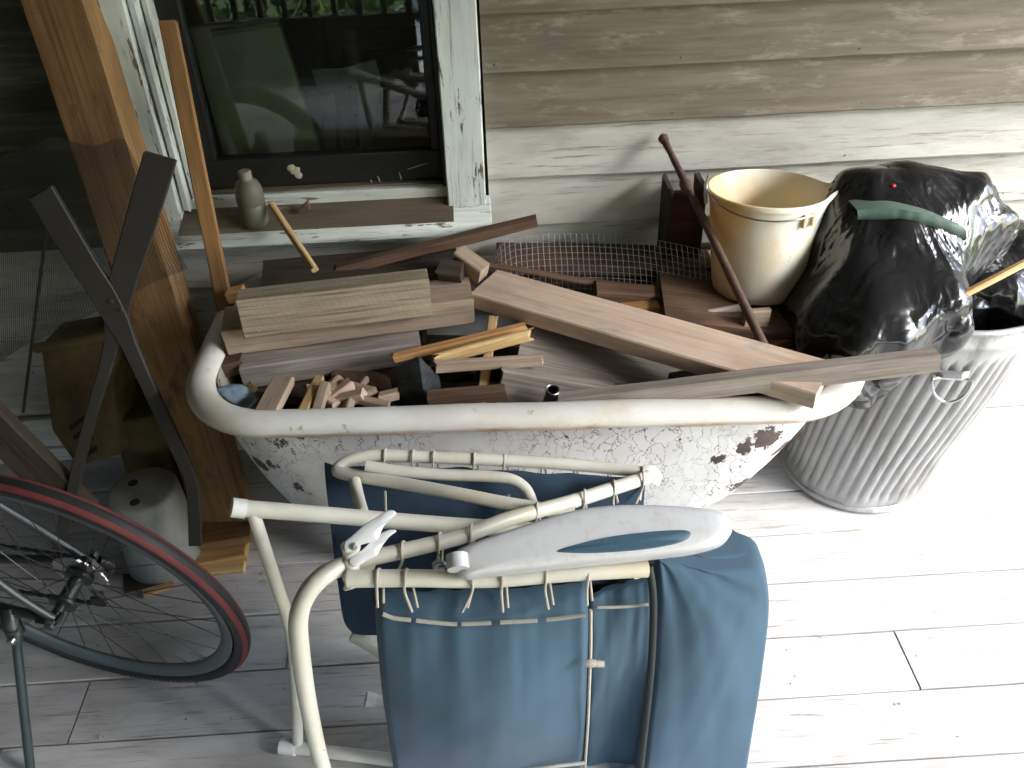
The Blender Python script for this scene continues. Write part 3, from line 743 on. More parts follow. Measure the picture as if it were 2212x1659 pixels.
# ================================================================== BUCKET
bc = PY(1652,674,-.295)+V((0,.085,0)); bc.z = PY(1625,668,-.295).z
k = NT('yellowed_plastic')
nb = k.noise((9,9,5), 1, 7, .62); gx = k.t.nodes.new('ShaderNodeSeparateXYZ'); k.l(k.raw, gx.inputs[0]); nd = k.noise((38,38,14), 1, 5, .7)
stain_glow = k.ramp(k.math('ADD', k.math('MULTIPLY', gx.outputs[0], -2.4), nb), .42, .80)  # orange to the left: staining plus light through the plastic, put into colour
col = k.mix(stain_glow, rgb(.78,.75,.63), rgb(.69,.47,.19))
col = k.mix(k.ramp(nd,.66,.74), col, rgb(.30,.19,.08))
M_BUCK = k.out(col, .45, k.bump(nb, .05, .002), 0, .35)
k.b.inputs['Subsurface Weight'].default_value = .12; k.b.inputs['Subsurface Radius'].default_value = (.02,.014,.006); k.b.inputs['Subsurface Scale'].default_value = .3
BU = thing('bucket', 'yellowed white plastic bucket with wire handle on the wood heap', 'bucket', bc)
H = .232
def spout(P_):
    d = P_-bc; d.y -= d.z*.105; r = math.hypot(d.x, d.y); a = math.atan2(d.y, d.x); t = d.z/H
    if t > .75:
        wgt = math.exp(-((a+.12)/.20)**2)*((t-.75)/.25)**1.5*.024
        P_ = P_+V((math.cos(a),math.sin(a),.25))*wgt
    return P_
prof = [(0,.004),(.086,.004),(.090,0),(.096,.006),(.100,.02),(.121,.19),(.1255,.222),(.130,.222),(.132,.228),(.130,.233),(.1265,.234),(.124,.230),(.1185,.19),(.097,.025),(.088,.012),(0,.012)]
prof = [(r*.985, z*1.0) for r, z in prof]; mb = MB().lathe(prof, (0,0,0), 64)
tilt = Matrix.Translation(bc) @ Matrix.Rotation(math.radians(-6), 4, 'X') @ Matrix.Rotation(math.radians(1.5), 4, 'Y')
mb.v = [tuple(spout(tilt @ V(v))) for v in mb.v]
obj('body', mb, M_BUCK, BU, origin=bc)
BT = lambda x, y, z: tilt @ V((x, y, z))
pts = [BT(-.137,-.010,.252), BT(-.134,-.014,.238)]
for i in range(22):
    a = math.radians(192+ (296-192)*i/21); pts.append(BT(math.cos(a)*.1325, math.sin(a)*.1325, .227-.012*math.sin(math.pi*i/21)-.012*i/21))
obj('handle', MB().tube(spline(pts, 3), .0019, 7), M_STEEL, BU)
a = math.radians(296); mb = MB()
for s_ in (-.012,.012):
    q = BT(math.cos(a+s_*8)*.1245, math.sin(a+s_*8)*.1245, .203); mb.box(q-V((.0025,.007,.016)), q+V((.0025,.003,.013)))
obj('lug', mb, M_BUCK, BU)
obj('lug', MB().tube([BT(-.134,-.012,.207), BT(-.137,-.012,.228), BT(-.139,-.012,.250), BT(-.135,-.012,.268)], [.004,.004,.0035,.0025], 8), M_STEEL, BU)
# dark box behind
p0 = PY(1440,402,-.075)
BX = thing('wooden_box', 'dark reddish wooden box between the bucket and the wall', 'box', (p0.x+.05,-.05,.58))
x0, x1, zb, zt = p0.x, p0.x+.075, .56, p0.z
board('side_board', (x0,-.095,zb), (x0,-.095,zt), .08, .012, W_OLD, parent=BX)
board('front_board', (x0+.012,-.09,zt-.008), (x1,-.09,zt-.008), .012, zt-zb, wood('maroon_wood', (.045,.018,.014), (.085,.035,.027)), parent=BX)
board('side_board', (x1,-.095,zb), (x1,-.095,zt), .08, .012, W_OLD, parent=BX)
board('bottom_board', (x0+.012,-.075,zb+.012), (x1,-.075,zb+.012), .05, .012, W_OLD, parent=BX)

# ================================================================== TRASH CAN
cb = V((.925,-.212,0)); ct = V((1.035,-.235,.575))
def can_pt(a, r, z): c = cb.lerp(ct, z/.575); return V((c.x+math.cos(a)*r, c.y+math.sin(a)*r, z))
CAN = thing('trash_can', 'ribbed galvanised trash can leaning beside the bathtub, stuffed with black bags', 'trash can', cb)
k = NT('galvanised_sheet')
a = k.noise((5,5,5), 1, 6, .65); sp_ = k.t.nodes.new('ShaderNodeTexVoronoi'); sp_.inputs['Scale'].default_value = 55; k.l(k.coord((1,1,1)), sp_.inputs['Vector'])
col = k.mix(k.ramp(a,.3,.72), rgb(.24,.24,.235), rgb(.46,.46,.455)); col = k.mix(.22, col, sp_.outputs[1]) if False else k.mix(k.math('MULTIPLY', sp_.outputs[0], .5), col, rgb(.36,.36,.36))
dz = k.noise((16,16,2.2), 1, 6, .7); col = k.mix(k.ramp(dz,.50,.70), col, rgb(.20,.185,.165))
M_GALV = k.out(col, k.ramp(a,.2,.8,rgb(.42,.42,.42),rgb(.62,.62,.62)), k.bump(dz,.1,.002), .55, .5)
RB, RTp = .175, .215
def rad(z): return RB+(RTp-RB)*z/.575
mb = MB(); rows = []; NA = 44*8
for z, rib in ((.012,0),(.03,0),(.045,.2),(.06,1),(.15,1),(.25,1),(.35,1),(.44,1),(.47,1),(.485,.2),(.495,0),(.515,0),(.520,.9),(.530,.9),(.535,0),(.560,0)):
    row = []
    for i in range(NA):
        a = 2*math.pi*i/NA; ph = (i % 8)/8
        if z > .51 and rib: off = .004
        else: off = -rib*.0065*max(0, 1-abs(ph-.5)/.30)
        dent = .009*noise.noise(V((math.cos(a)*1.6, math.sin(a)*1.6, z*4))) + .003*noise.noise(V((math.cos(a)*5, math.sin(a)*5, z*12)))
        row.append(can_pt(a, rad(z)+off+dent, z))
    rows.append(row)
mb.grid(rows, closed=True); obj('body', mb, M_GALV, CAN, origin=cb, angle=60)
mb = MB(); mb.tube([can_pt(2*math.pi*i/64, rad(.565)+.002+.003*noise.noise(V((math.cos(i/10.2)*2,math.sin(i/10.2)*2,0))), .566) for i in range(64)], .0075, 10, closed=True); obj('rim', mb, M_GALV, CAN)
mb = MB(); mb.tube([can_pt(2*math.pi*i/64, RB+.002, .012) for i in range(64)], .009, 8, closed=True)
mb.lathe([(RB-.003,.02),(0,.02)], cb, 48); obj('base', mb, M_GALV, CAN)
ha = math.radians(-101)
hc = can_pt(ha, rad(.455)+.002, .455); T = V((-math.sin(ha), math.cos(ha), 0)); N_ = V((math.cos(ha), math.sin(ha), 0))
mb = MB()
rows = []
for i in range(9):
    u = -.034+.068*i/8
    rows.append([hc+T*u+N_*(.004+.013*math.sin(math.pi*min(1,max(0,t)))*(1 if .1 < i/8 < .9 else .25))+V((0,0,-.012+.024*t)) for t in (0,.15,.35,.5,.65,.85,1)])
mb.grid(rows); HB = obj('handle_bracket', mb, M_STEEL, CAN)
pts = []
for i in range(23):
    t = math.pi*(1+i/22)
    pts.append(hc+T*(.040*math.cos(t))+N_*(.020+.010*abs(math.sin(t)))+V((0,0,.052*math.sin(t))))
pts = [hc+T*-.02+N_*.012]+pts+[hc+T*.02+N_*.012]
obj('handle_ring', MB().tube(pts, .0032, 8), M_STEEL, CAN)

# ================================================================== BLACK BAGS
k = NT('black_bag_plastic')
nb = k.noise((11,11,5), 1, 3, .5, .8); n2 = k.noise((30,30,11), 1, 2, .45, .8)
wv = k.math('ABSOLUTE', k.math('SUBTRACT', nb, .5))
nrm = k.bump(n2, .15, .006, k.bump(k.ramp(wv, 0, .25), .16, .02))
M_BAG = k.out(rgb(.011,.011,.012), .21, nrm, 0, .7)
import numpy as np
def bagmesh(c, ells, seed, n=(150,100), crumple=.012, grow=0.0):
    """taut plastic over hard contents: a soft union of many-sided lumps, then creases"""
    rng = np.random.default_rng(int(seed*10)); c = V(c)
    th = np.linspace(0, math.pi, n[1]+1)[:,None]; ph = (np.arange(n[0])*2*math.pi/n[0])[None,:]
    D = np.stack([np.sin(th)*np.cos(ph), np.sin(th)*np.sin(ph), np.cos(th)*np.ones_like(ph)], -1)
    acc = np.zeros(D.shape[:2])
    for o, r in ells:
        o = np.array(o, float); r = np.array(r, float); lo = np.linalg.norm(o)
        if lo > .11:                                        # a lobe: stretch it back to the middle of the bag
            ax = o/lo; hl = lo*.55+r.mean(); pr_ = D@ax; base = D - pr_[...,None]*ax; rm2 = r.mean()
            q = base/rm2 + (pr_/hl)[...,None]*ax; e = -(o*.55)/hl
        else: q = D/r; e = -o/r
        N = rng.normal(size=(34,3)); N /= np.linalg.norm(N, axis=1)[:,None]; h = rng.uniform(.80,1.0,34)
        dn = q@N.T; num = h - N@e
        inv = np.maximum(dn, 0)/num                        # 1/t for each plane of the lump
        sph = 1/1.02
        B_ = (q*e).sum(-1); A_ = (q*q).sum(-1); C_ = (e*e).sum(-1)-1.04
        disc = np.maximum(B_*B_-A_*C_, 0); ts = np.maximum((-B_+np.sqrt(disc))/A_, 1e-3)
        t = ((inv**26).sum(-1) + (1/ts)**26)**(-1/26)
        acc += t**7
    Rr = acc**(1/7)*.93; rows = []
    for i in range(n[1]+1):
        row = []
        for j in range(n[0]):
            d = V(D[i,j]); P_ = d*float(Rr[i,j])
            s = crumple*(noise.noise(P_*6) + .6*noise.noise(P_*13))
            row.append(c+d*(float(Rr[i,j])*(1+grow)+s))
        rows.append(row)
    return MB().grid(rows, closed=True)
def shrink_wrap_film(c, ells, seed, n=(180,120), grow=.08, frames=19, stretch=.17):
    """a loose film settles on the hard contents and wrinkles: returns its mesh builder in world space"""
    core = mesh_of('core', bagmesh(c, ells, seed, (110,74), .010))
    co = bpy.data.objects.new('core', core); COL.objects.link(co)
    cm = co.modifiers.new('collision', 'COLLISION'); co.collision.thickness_outer = .003; co.collision.cloth_friction = 12; co.collision.damping = .6
    fb = bagmesh(c, ells, seed, n, .012, grow)
    bm = bmesh.new(); me = bpy.data.meshes.new('film'); me.from_pydata([tuple(v) for v in fb.v], [], fb.f)
    bm.from_mesh(me); bmesh.ops.remove_doubles(bm, verts=bm.verts, dist=.0004); bmesh.ops.recalc_face_normals(bm, faces=bm.faces); bm.to_mesh(me); bm.free()
    fo = bpy.data.objects.new('film', me); COL.objects.link(fo)
    cl = fo.modifiers.new('cloth', 'CLOTH'); st_ = cl.settings
    st_.quality = 5; st_.mass = .12; st_.tension_stiffness = 25; st_.compression_stiffness = 25; st_.shear_stiffness = 12; st_.bending_stiffness = .06
    st_.tension_damping = 8; st_.compression_damping = 8; st_.shear_damping = 8; st_.air_damping = 4
    st_.shrink_min = -stretch; st_.use_pressure = True; st_.uniform_pressure_force = -3.2
    cs = cl.collision_settings; cs.distance_min = .003; cs.use_self_collision = False; cs.collision_quality = 3
    cl.point_cache.frame_start = 1; cl.point_cache.frame_end = frames
    for f_ in range(1, frames+1): SC.frame_set(f_)
    dg = bpy.context.evaluated_depsgraph_get(); ev = fo.evaluated_get(dg).to_mesh()
    mb = MB(); mb.add([v.co.copy() for v in ev.vertices], [tuple(p.vertices) for p in ev.polygons])
    fo.evaluated_get(dg).to_mesh_clear()
    bpy.data.objects.remove(fo); bpy.data.objects.remove(co); SC.frame_set(1)
    return mb
b0 = PY(1915,552,-.27)
EO = lambda px, py, y: tuple(PY(px, py, y)-b0)
bg_ells = [((0,0,0),(.165,.14,.145)), ((.07,.02,.02),(.12,.11,.12)), ((-.02,.03,.06),(.145,.11,.09)), (EO(1770,665,-.31),(.095,.095,.095)), (EO(1812,690,-.40),(.10,.10,.10)), (EO(1868,712,-.44),(.085,.085,.085)), (EO(1930,702,-.445),(.08,.08,.08)), (EO(2055,440,-.24),(.09,.09,.09)), (EO(1960,425,-.22),(.085,.085,.085)), (EO(2010,640,-.41),(.085,.085,.085)), (EO(2125,490,-.27),(.075,.075,.075)), (EO(1870,440,-.22),(.085,.085,.085))]
_bm = shrink_wrap_film(b0, bg_ells, 2.3); BAGV = list(_bm.v)
tag(obj('garbage_bag', _bm, M_BAG, origin=b0, angle=180, sub=1), 'big crumpled black garbage bag bulging over the left side of the trash can', 'garbage bag', 'black garbage bags')
b1 = V((1.12,-.24,.555))
tag(obj('garbage_bag', shrink_wrap_film(b1, [((0,0,0),(.145,.135,.10)),((.05,.04,.06),(.10,.09,.08))], 7.7, (84,56), frames=14), M_BAG, origin=b1, angle=180, sub=1), 'black garbage bag inside the mouth of the trash can, right of the bigger bag', 'garbage bag', 'black garbage bags')
# green plastic fold peeping out of the bag
pass
def on_bag(px, py, tol=9):
    best = None
    for v_ in BAGV:
        d = V(v_)-CAM; zc = d.dot(FW); x = 1106+F_PX*d.dot(RT)/zc; y = 829.5-F_PX*d.dot(UP)/zc
        if abs(x-px) < tol and abs(y-py) < tol and (best is None or zc < best[0]): best = (zc, V(v_))
    return best[1] if best else PY(px, py, -.3)
gpx = ((1852,455),(1892,450),(1932,450),(1972,456),(2012,466),(2050,480),(2086,496))
gy = [on_bag(x, y+8).y for x, y in gpx]; gy = [(gy[max(0,q-1)]+gy[q]+gy[min(6,q+1)])/3-.006 for q in range(7)]
gt = spline([PY(x, y, yy) for (x, y), yy in zip(gpx, gy)], 5); gb = spline([PY(x, y+(20,24,26,26,26,26,24)[q], yy+.004) for q, ((x, y), yy) in enumerate(zip(gpx, gy))], 5)
rows = []
for a, b in zip(gt, gb):
    q = [a.lerp(b, t) + V((0, -.004*math.sin(math.pi*t) + .002*noise.noise(a*60), 0)) for t in (0,.15,.35,.6,.85,1)]
    rows.append([a+V((0,.05,-.002))]+q+[b+V((0,.05,.004))])
tag(obj('plastic_sheet', MB().grid(rows, closed=True), M_GREEN, angle=50), 'pale green fold of plastic showing in the opening of the big black bag', 'plastic sheet')
tag(obj('red_tab', lump(on_bag(1925,392), .006,.005,.0035,.2,2,(14,8)), plain('red_plastic', (.5,.03,.04), .4)), 'tiny red tab on top of the big black bag', 'tab')
bd('stick', PY(2070,642,-.47), PY(2235,556,-.42), .014, .014, W_YELLOW, 'pale bare stick leaning over the mouth of the trash can', 'stick')

# ================================================================== FOLDING RECLINER
M_FAB = NT('blue_sling_fabric'); k = M_FAB
a = k.noise((5,5,5), 1, 5, .6); wv = k.noise((700,700,700), 1, 2, .5); fd = k.noise((16,16,3), 1, 3, .5)
M_FAB = k.out(k.mix(k.ramp(a,.3,.7), rgb(.034,.066,.096), rgb(.048,.090,.128)), .85, k.bump(wv, .12, .0005, k.bump(fd, .06, .01)), 0, .2)
k.b.inputs['Sheen Weight'].default_value = .08
M_FABD = plain('navy_sling_fabric', (.036,.062,.095), .85, var=.2, sc=6, bumpy=.15, spec=.2)
M_BIND = plain('black_binding', (.012,.016,.016), .6)
M_PIPE = plain('grey_piping', (.30,.29,.25), .8)
CH = thing('folding_recliner', 'folded garden recliner with cream tube frame, laced blue fabric and one grey armrest', 'recliner', PZ(1000,1640,0))
def PC(px, py, y): return PY(px, py, y-.22*max(0, -.72-y))
def tubeP(name, pts, r, mat=M_CREAM, k=6, n=12, **kw):
    return obj(name, MB().tube(spline([PC(*p) for p in pts], k), r, n, **kw), mat, CH)
R1, R2 = .0125, .0105
tubeP('front_leg', [(800,1213,-.945),(745,1222,-.965),(700,1243,-.985),(663,1283,-1.0),(645,1335,-1.01),(648,1400,-1.012),(662,1500,-1.0),(682,1600,-.985),(700,1668,-.972),(735,1790,-.95)], R1+.002)
tubeP('rear_leg', [(546,1104,-.90),(570,1180,-.905),(600,1270,-.915),(620,1330,-.92),(634,1400,-.915),(641,1500,-.905),(643,1608,-.893)], R2)
HT = tubeP('cross_tube', [(512,1097,-.90),(700,1112,-.885),(900,1129,-.87),(1080,1141,-.855),(1250,1150,-.84)], R1+.001)
tubeP('end_cap', [(500,1096,-.901),(516,1098,-.8995),(531,1099.5,-.898)], R1+.0028, M_CAP)
c0 = PZ(612,1612,.018); c1 = PZ(900,1648,.018)
obj('foot_tube', MB().tube([c0, c0.lerp(c1,.5), c1], R1, 12), M_CREAM, CH)
obj('end_cap', MB().tube([c0-(c1-c0)*.02, c0+(c1-c0)*.10], R1+.003, 12), M_CAP, CH)
c0 = PC(790,1510,-.86); c1 = PC(900,1528,-.86)
obj('end_cap', MB().tube([c0, c0.lerp(c1,.18)], R1+.002, 12), M_CAP, CH); obj('foot_tube', MB().tube([c0.lerp(c1,.15), c1], R1, 12), M_CREAM, CH)
obj('rear_rail', MB().tube(spline([PC(760,1372,-.82), PC(790,1388,-.825), PC(840,1420,-.83)], 5), R2+.002, 12), M_CREAM, CH)
# laced seat frame: front tube, diagonal tube, rear loop
tubeP('front_tube', [(750,1250,-.985),(900,1249,-.985),(1000,1251,-.985),(1090,1249,-.985),(1180,1241,-.985),(1280,1234,-.985),(1398,1228,-.98)], R1+.001)
tubeP('diagonal_tube', [(762,1213,-.960),(870,1190,-.945),(1000,1158,-.91),(1100,1121,-.87),(1240,1082,-.815),(1340,1050,-.775),(1400,1030,-.75)], R1)
tubeP('rear_loop', [(1398,1022,-.735),(1300,1010,-.722),(1180,1000,-.715),(1050,993,-.71),(930,988,-.708),(840,984,-.708),(785,986,-.712),(745,1000,-.722),(730,1018,-.735),(775,1029,-.75),(860,1043,-.77),(980,1065,-.80),(1100,1088,-.82),(1240,1110,-.835)], R1-.001)
tubeP('arm_support', [(790,1006,-.745),(850,1016,-.75),(950,1025,-.755),(1050,1029,-.76),(1105,1036,-.765),(1135,1056,-.775),(1148,1083,-.79),(1150,1095,-.80)], R2, k=5)
tubeP('strut', [(766,1038,-.765),(774,1075,-.80),(784,1112,-.865)], R2)
obj('joint_cap', MB().tube([PC(1388,1021,-.734), PC(1405,1022,-.736), PC(1413,1030,-.740), PC(1408,1043,-.745)], [.015,.0165,.0165,.014], 12), M_CAP, CH)
tubeP('joint_sleeve', [(757,1175,-.955),(758,1205,-.962),(760,1235,-.975),(762,1262,-.985),(764,1270,-.988)], [.0135+.0015*math.sin(i) for i in range(25)], M_CREAM)
obj('bolt', MB().tube([PC(1095,1072,-.80), PC(1097,1110,-.83)], .006, 10), M_STEEL, CH)
# locking bracket: two wavy plates
def plate(pts, y0, y1, off):
    n = len(pts); o = [PC(x, y, y0+(y1-y0)*((x-745)/110)) for x, y in pts]; return o
pl1 = [(741,1179),(744,1170),(758,1159),(786,1134),(814,1117),(836,1103),(850,1102),(857,1109),(850,1117),(828,1139),(819,1162),(808,1170),(783,1176),(769,1184),(761,1190),(744,1193)]
pl2 = [(770,1224),(800,1207),(816,1198),(825,1181),(842,1159),(857,1147),(846,1143),(825,1150),(806,1164),(785,1185),(764,1200),(752,1210),(756,1222)]
nrm_ = V((.25,-.62,.74)).normalized(); o_ = PC(790,1150,-.985); o2 = o_-nrm_*.026
for pl, oo in ((pl1, o_), (pl2, o2)):
    ou = spline([PP(x, y, oo, nrm_) for x, y in pl], 3, closed=True); pc_c = sum(ou, V())/len(ou)
    mb = MB().grid([[pc_c+(p-pc_c)*q+nrm_*z for p in ou] for q, z in ((0,.002),(.9,.0026),(.97,.0015),(1,-.0015),(1,-.004),(.9,-.006),(0,-.006))], closed=True)
    obj('lock_plate', mb, M_ARM, CH, angle=60)
c = PP(762,1180,o_,nrm_); obj('bolt', MB().lathe([(0,.0055),(.004,.005),(.006,.002),(.0065,0)], c, 14, axis=nrm_), M_STEEL, CH)
# armrest with a blue inlay
an = V((.02,-.42,.90)).normalized(); ao = PC(1200,1180,-.985)
out_ = [(985,1215),(983,1192),(1000,1180),(1060,1157),(1140,1131),(1200,1112),(1260,1098),(1340,1090),(1430,1091),(1510,1096),(1555,1103),(1577,1116),(1584,1135),(1578,1155),(1556,1172),(1500,1187),(1430,1196),(1340,1206),(1240,1216),(1130,1228),(1040,1238),(1000,1241)]
ol = spline([PP(x, y, ao, an) for x, y in out_], 4, closed=True)
cc = sum(ol, V())/len(ol)
mb = MB(); rows = []
for sc_, dz in ((.0,.012),(.60,.012),(.86,.0112),(.95,.0085),(.985,.004),(1.0,-.003),(1.0,-.022),(.95,-.027),(.0,-.027)):
    rows.append([cc+(p-cc)*sc_+an*(dz-.004) for p in ol])
mb.grid(rows, closed=True); obj('armrest', mb, M_ARM, CH, angle=60)
AR = bpy.data.objects[-1] if False else CH.children[-1]
il = [(1199,1191),(1260,1172),(1320,1159),(1400,1149),(1460,1145),(1487,1147),(1492,1155),(1482,1166),(1450,1177),(1390,1187),(1320,1193),(1250,1195)]
def onarm(p): return p+an*.0085
ii = spline([PP(x, y, ao+an*.0075, an) for x, y in il], 4, closed=True); ic = sum(ii, V())/len(ii)
mb = MB(); rows = []
for sc_, dz in ((0,.0020),(.9,.0016),(1.0,-.001),(1.0,-.006)): rows.append([ic+(p-ic)*sc_+an*(dz+.0012) for p in ii])
mb.grid(rows, closed=True); obj('armrest_inlay', mb, plain('blue_inlay_plastic', (.045,.10,.145), .5, var=.1), CH)
hb = MB(); hb.tube([PP(987,1200,ao,an)+an*.004, PP(990,1232,ao,an)+an*.004], [.016,.016], 12); obj('armrest_hinge', hb, M_ARM, CH)
# fabric panels -------------------------------------------------
def cloth(name, left, right, mat, nu=60, fold=.006, ff=9, th=.004, bow=0.0, seed=0, fan=0.0, edge=.006):
    """left/right: lists of (px,py,y) from top to bottom; a sheet between them with soft folds and thickness"""
    L_ = spline([PC(*p) for p in left], 8); R_ = spline([PC(*p) for p in right], 8); rows = []; back = []
    for j, (a, b) in enumerate(zip(L_, R_)):
        v = j/(len(L_)-1); row = []; rb = []
        for i in range(nu+1):
            u = i/nu; p = a.lerp(b, u)
            f = fold*(noise.noise(V((u*ff+v*.8, v*1.2+seed, seed)))*math.exp(-v*2.2) + .6*noise.noise(V((u*ff*2.1, v*1.6, seed+5)))*math.exp(-v*4) + .5*noise.noise(V((u*2.6+v*1.4, v*2.4-u*.8, seed+2))) + .22*noise.noise(V((u*7+v*5, v*6, seed+7))))
            if fan: an_ = math.atan2(v*1.35+.02, u+.02); rr_ = math.hypot(u, v*1.35); f += fan*noise.noise(V((an_*4.6, rr_*.7, seed)))*min(1, rr_*5)*math.exp(-rr_*1.5)*min(1, (1-u)*5)
            q = p + V((0, f - bow*math.sin(math.pi*u)*math.sin(math.pi*min(1,v+.02)), 0)); 
            e = min(u, 1-u)*nu; e2 = min(v, 1-v)*(len(L_)-1)
            q += V((0, edge*max(0, 1-e/4)**2 + edge*max(0, 1-v*(len(L_)-1)/4)**2, 0))
            row.append(q); rb.append(q+V((0, th, 0)))
        rows.append(row + rb[::-1])
    mb = MB().grid(rows, closed=True); n = 2*(nu+1)
    mb.f += [tuple(range(n)), tuple((len(rows)-1)*n+i for i in range(n-1,-1,-1))]
    return obj(name, mb, mat, CH, angle=80)
cloth('seat_fabric', [(806,1322,-1.000),(812,1420,-1.005),(822,1520,-1.0),(835,1610,-.985),(848,1690,-.965)], [(1278,1305,-.995),(1276,1420,-1.0),(1272,1520,-.995),(1266,1610,-.98),(1258,1690,-.96)], M_FAB, 90, .007, 7, .012, .045, edge=.030)
cloth('back_fabric', [(1270,1296,-.975),(1270,1400,-.975),(1268,1500,-.97),(1264,1600,-.96),(1258,1690,-.945)], [(1412,1262,-.972),(1408,1400,-.972),(1398,1500,-.967),(1388,1600,-.957),(1376,1690,-.945)], M_FAB, 40, .013, 4, .010, .0, 3.3)
def flap(v): return v
cloth('headrest_flap', [(1418,1212,-.955),(1418,1224,-.962),(1416,1270,-.970),(1414,1330,-.976),(1408,1450,-.985),(1394,1580,-.995),(1380,1705,-1.0)], [(1590,1207,-.925),(1648,1228,-.935),(1667,1275,-.945),(1670,1340,-.955),(1656,1450,-.970),(1636,1580,-.985),(1616,1705,-.995)], M_FAB, 70, .006, 4.2, .030, .022, 8.1, fan=.030, edge=.034)
tubeP('binding', [(1402,1222,-.975),(1411,1290,-.988),(1409,1400,-1.004),(1401,1500,-1.014),(1390,1600,-1.02),(1379,1700,-1.022)], .0060, M_BIND)
obj('buckle', MB().box(PC(1385,1212,-.965)-V((.006,.004,.004)), PC(1410,1196,-.965)+V((.002,.004,.004))), M_BIND, CH, bevel=.001)
# sling behind: dark inner face, pillow under the armrest, far fabric
cloth('sling_back', [(806,1318,-.985),(802,1290,-.955),(806,1262,-.93),(815,1245,-.91)], [(1340,1312,-.975),(1352,1290,-.94),(1368,1260,-.92),(1372,1245,-.90)], M_FABD, 60, .016, 8, .004, 0, 1.7)
pil = lump(PC(1150,1235,-.915), .175, .035, .040, .10, 1.6, n=(60,30), seed=2)
obj('headrest_pillow', pil, M_FAB, CH)
cloth('far_fabric', [(699,1012,-.705),(706,1080,-.75),(716,1160,-.80),(728,1260,-.825),(742,1345,-.83),(760,1372,-.825)], [(1395,1040,-.755),(1392,1090,-.77),(1385,1160,-.80),(1375,1230,-.825),(1360,1330,-.83),(1350,1372,-.825)], M_FABD, 60, .010, 6, .006, -.01, 6.0)
# elastic cords looped over the tubes down to the fabric
def loop(name, x0, y0, yy, x1, y1, yb, r=.0022, tr=.0155, px=2.0):
    A = PC(x0, y0, yy); B = PC(x1, y1, yb)
    pts = [B+V((-.004,-.003,0)), A+V((-.003,-tr,-.012)), A+V((-.001,-tr*.9,tr*.6)), A+V((0,0,tr+.001)), A+V((.002,tr*.9,.004)), A+V((.004,tr,-.012)), B+V((.004,.004,0))]
    obj(name, MB().tube(spline(pts, 5), r, 7), M_CORD, CH)
for x0, x1, y1 in ((818,822,1308),(878,896,1318),(1022,1004,1318),(1086,1092,1318),(1180,1190,1312),(1270,1274,1303)):
    t = (x0-750)/650; loop('cord', x0, 1250-14*max(0,(t-.5)*2), -.985, x1, y1, -1.002)
for x0, y0, yy, x1, y1, yb in ((870,1190,-.945,846,1262,-.92),(950,1170,-.925,948,1225,-.92),(1018,1152,-.905,1016,1190,-.90),(1160,1104,-.845,1162,1135,-.85),(1262,1075,-.808,1262,1110,-.82),(1326,1055,-.78,1330,1090,-.80),(1388,1034,-.757,1378,1085,-.78)):
    loop('cord', x0, y0, yy, x1, y1, yb)
for x0, y0 in ((833,985),(893,987),(938,989),(1025,992),(1090,996),(1172,1000),(1242,1005),(1315,1012)):
    loop('cord', x0, y0, -.709, x0+6, y0+46, -.715, r=.0019, tr=.013)
obj('cord', MB().tube([PC(832,1062,-.80), PC(834,1120,-.86)], .0022, 6), M_CORD, CH)
# piping dashes along the top hem, side cord, toggle
hem = [(826,1326),(850,1335),(893,1340),(960,1347),(1003,1348),(1090,1344),(1190,1338),(1270,1327)]
hp = spline([PC(x, y, -1.012) for x, y in hem], 10); L = len(hp)
for a, b in ((0,20),(21,38),(39,48),(49,58),(59,70)):
    if b <= L: obj('piping', MB().tube(hp[a:b], .0034, 7), M_PIPE, CH)
sc = [(1276,1318,-1.008),(1276,1400,-1.012),(1273,1480,-1.012),(1270,1560,-1.002),(1264,1650,-.985),(1262,1690,-.975)]
tubeP('side_cord', sc, .0026, M_CORD, n=8)
c = PC(1276,1431,-1.015); obj('toggle', MB().tube([c+V((-.008,0,0)), c+V((.0,-.002,.001)), c+V((.010,-.003,0))], [.006,.0075,.005], 10).tube([c+V((.010,-.003,0)), c+V((.021,-.004,-.001))], [.0058,.0052], 10), M_CORD, CH)
tubeP('piping', [(1290,1312,-.985),(1340,1311,-.984),(1400,1306,-.98)], .0026, M_PIPE)
tubeP('bottom_cord', [(1145,1662,-1.0),(1200,1655,-1.0),(1262,1648,-.995)], .0035, M_PIPE)
# clear plastic buckle hanging from a cord
c = PC(949,1218,-.945); obj('buckle', MB().tube([c+V((0,0,.02)), c+V((0,-.002,0))], .002, 6).tube(spline([c+V((math.cos(t)*.009, -.003, math.sin(t)*.009)) for t in [i*math.pi/5 for i in range(10)]], 3, closed=True), .0028, 7, closed=True), M_STEEL, CH)

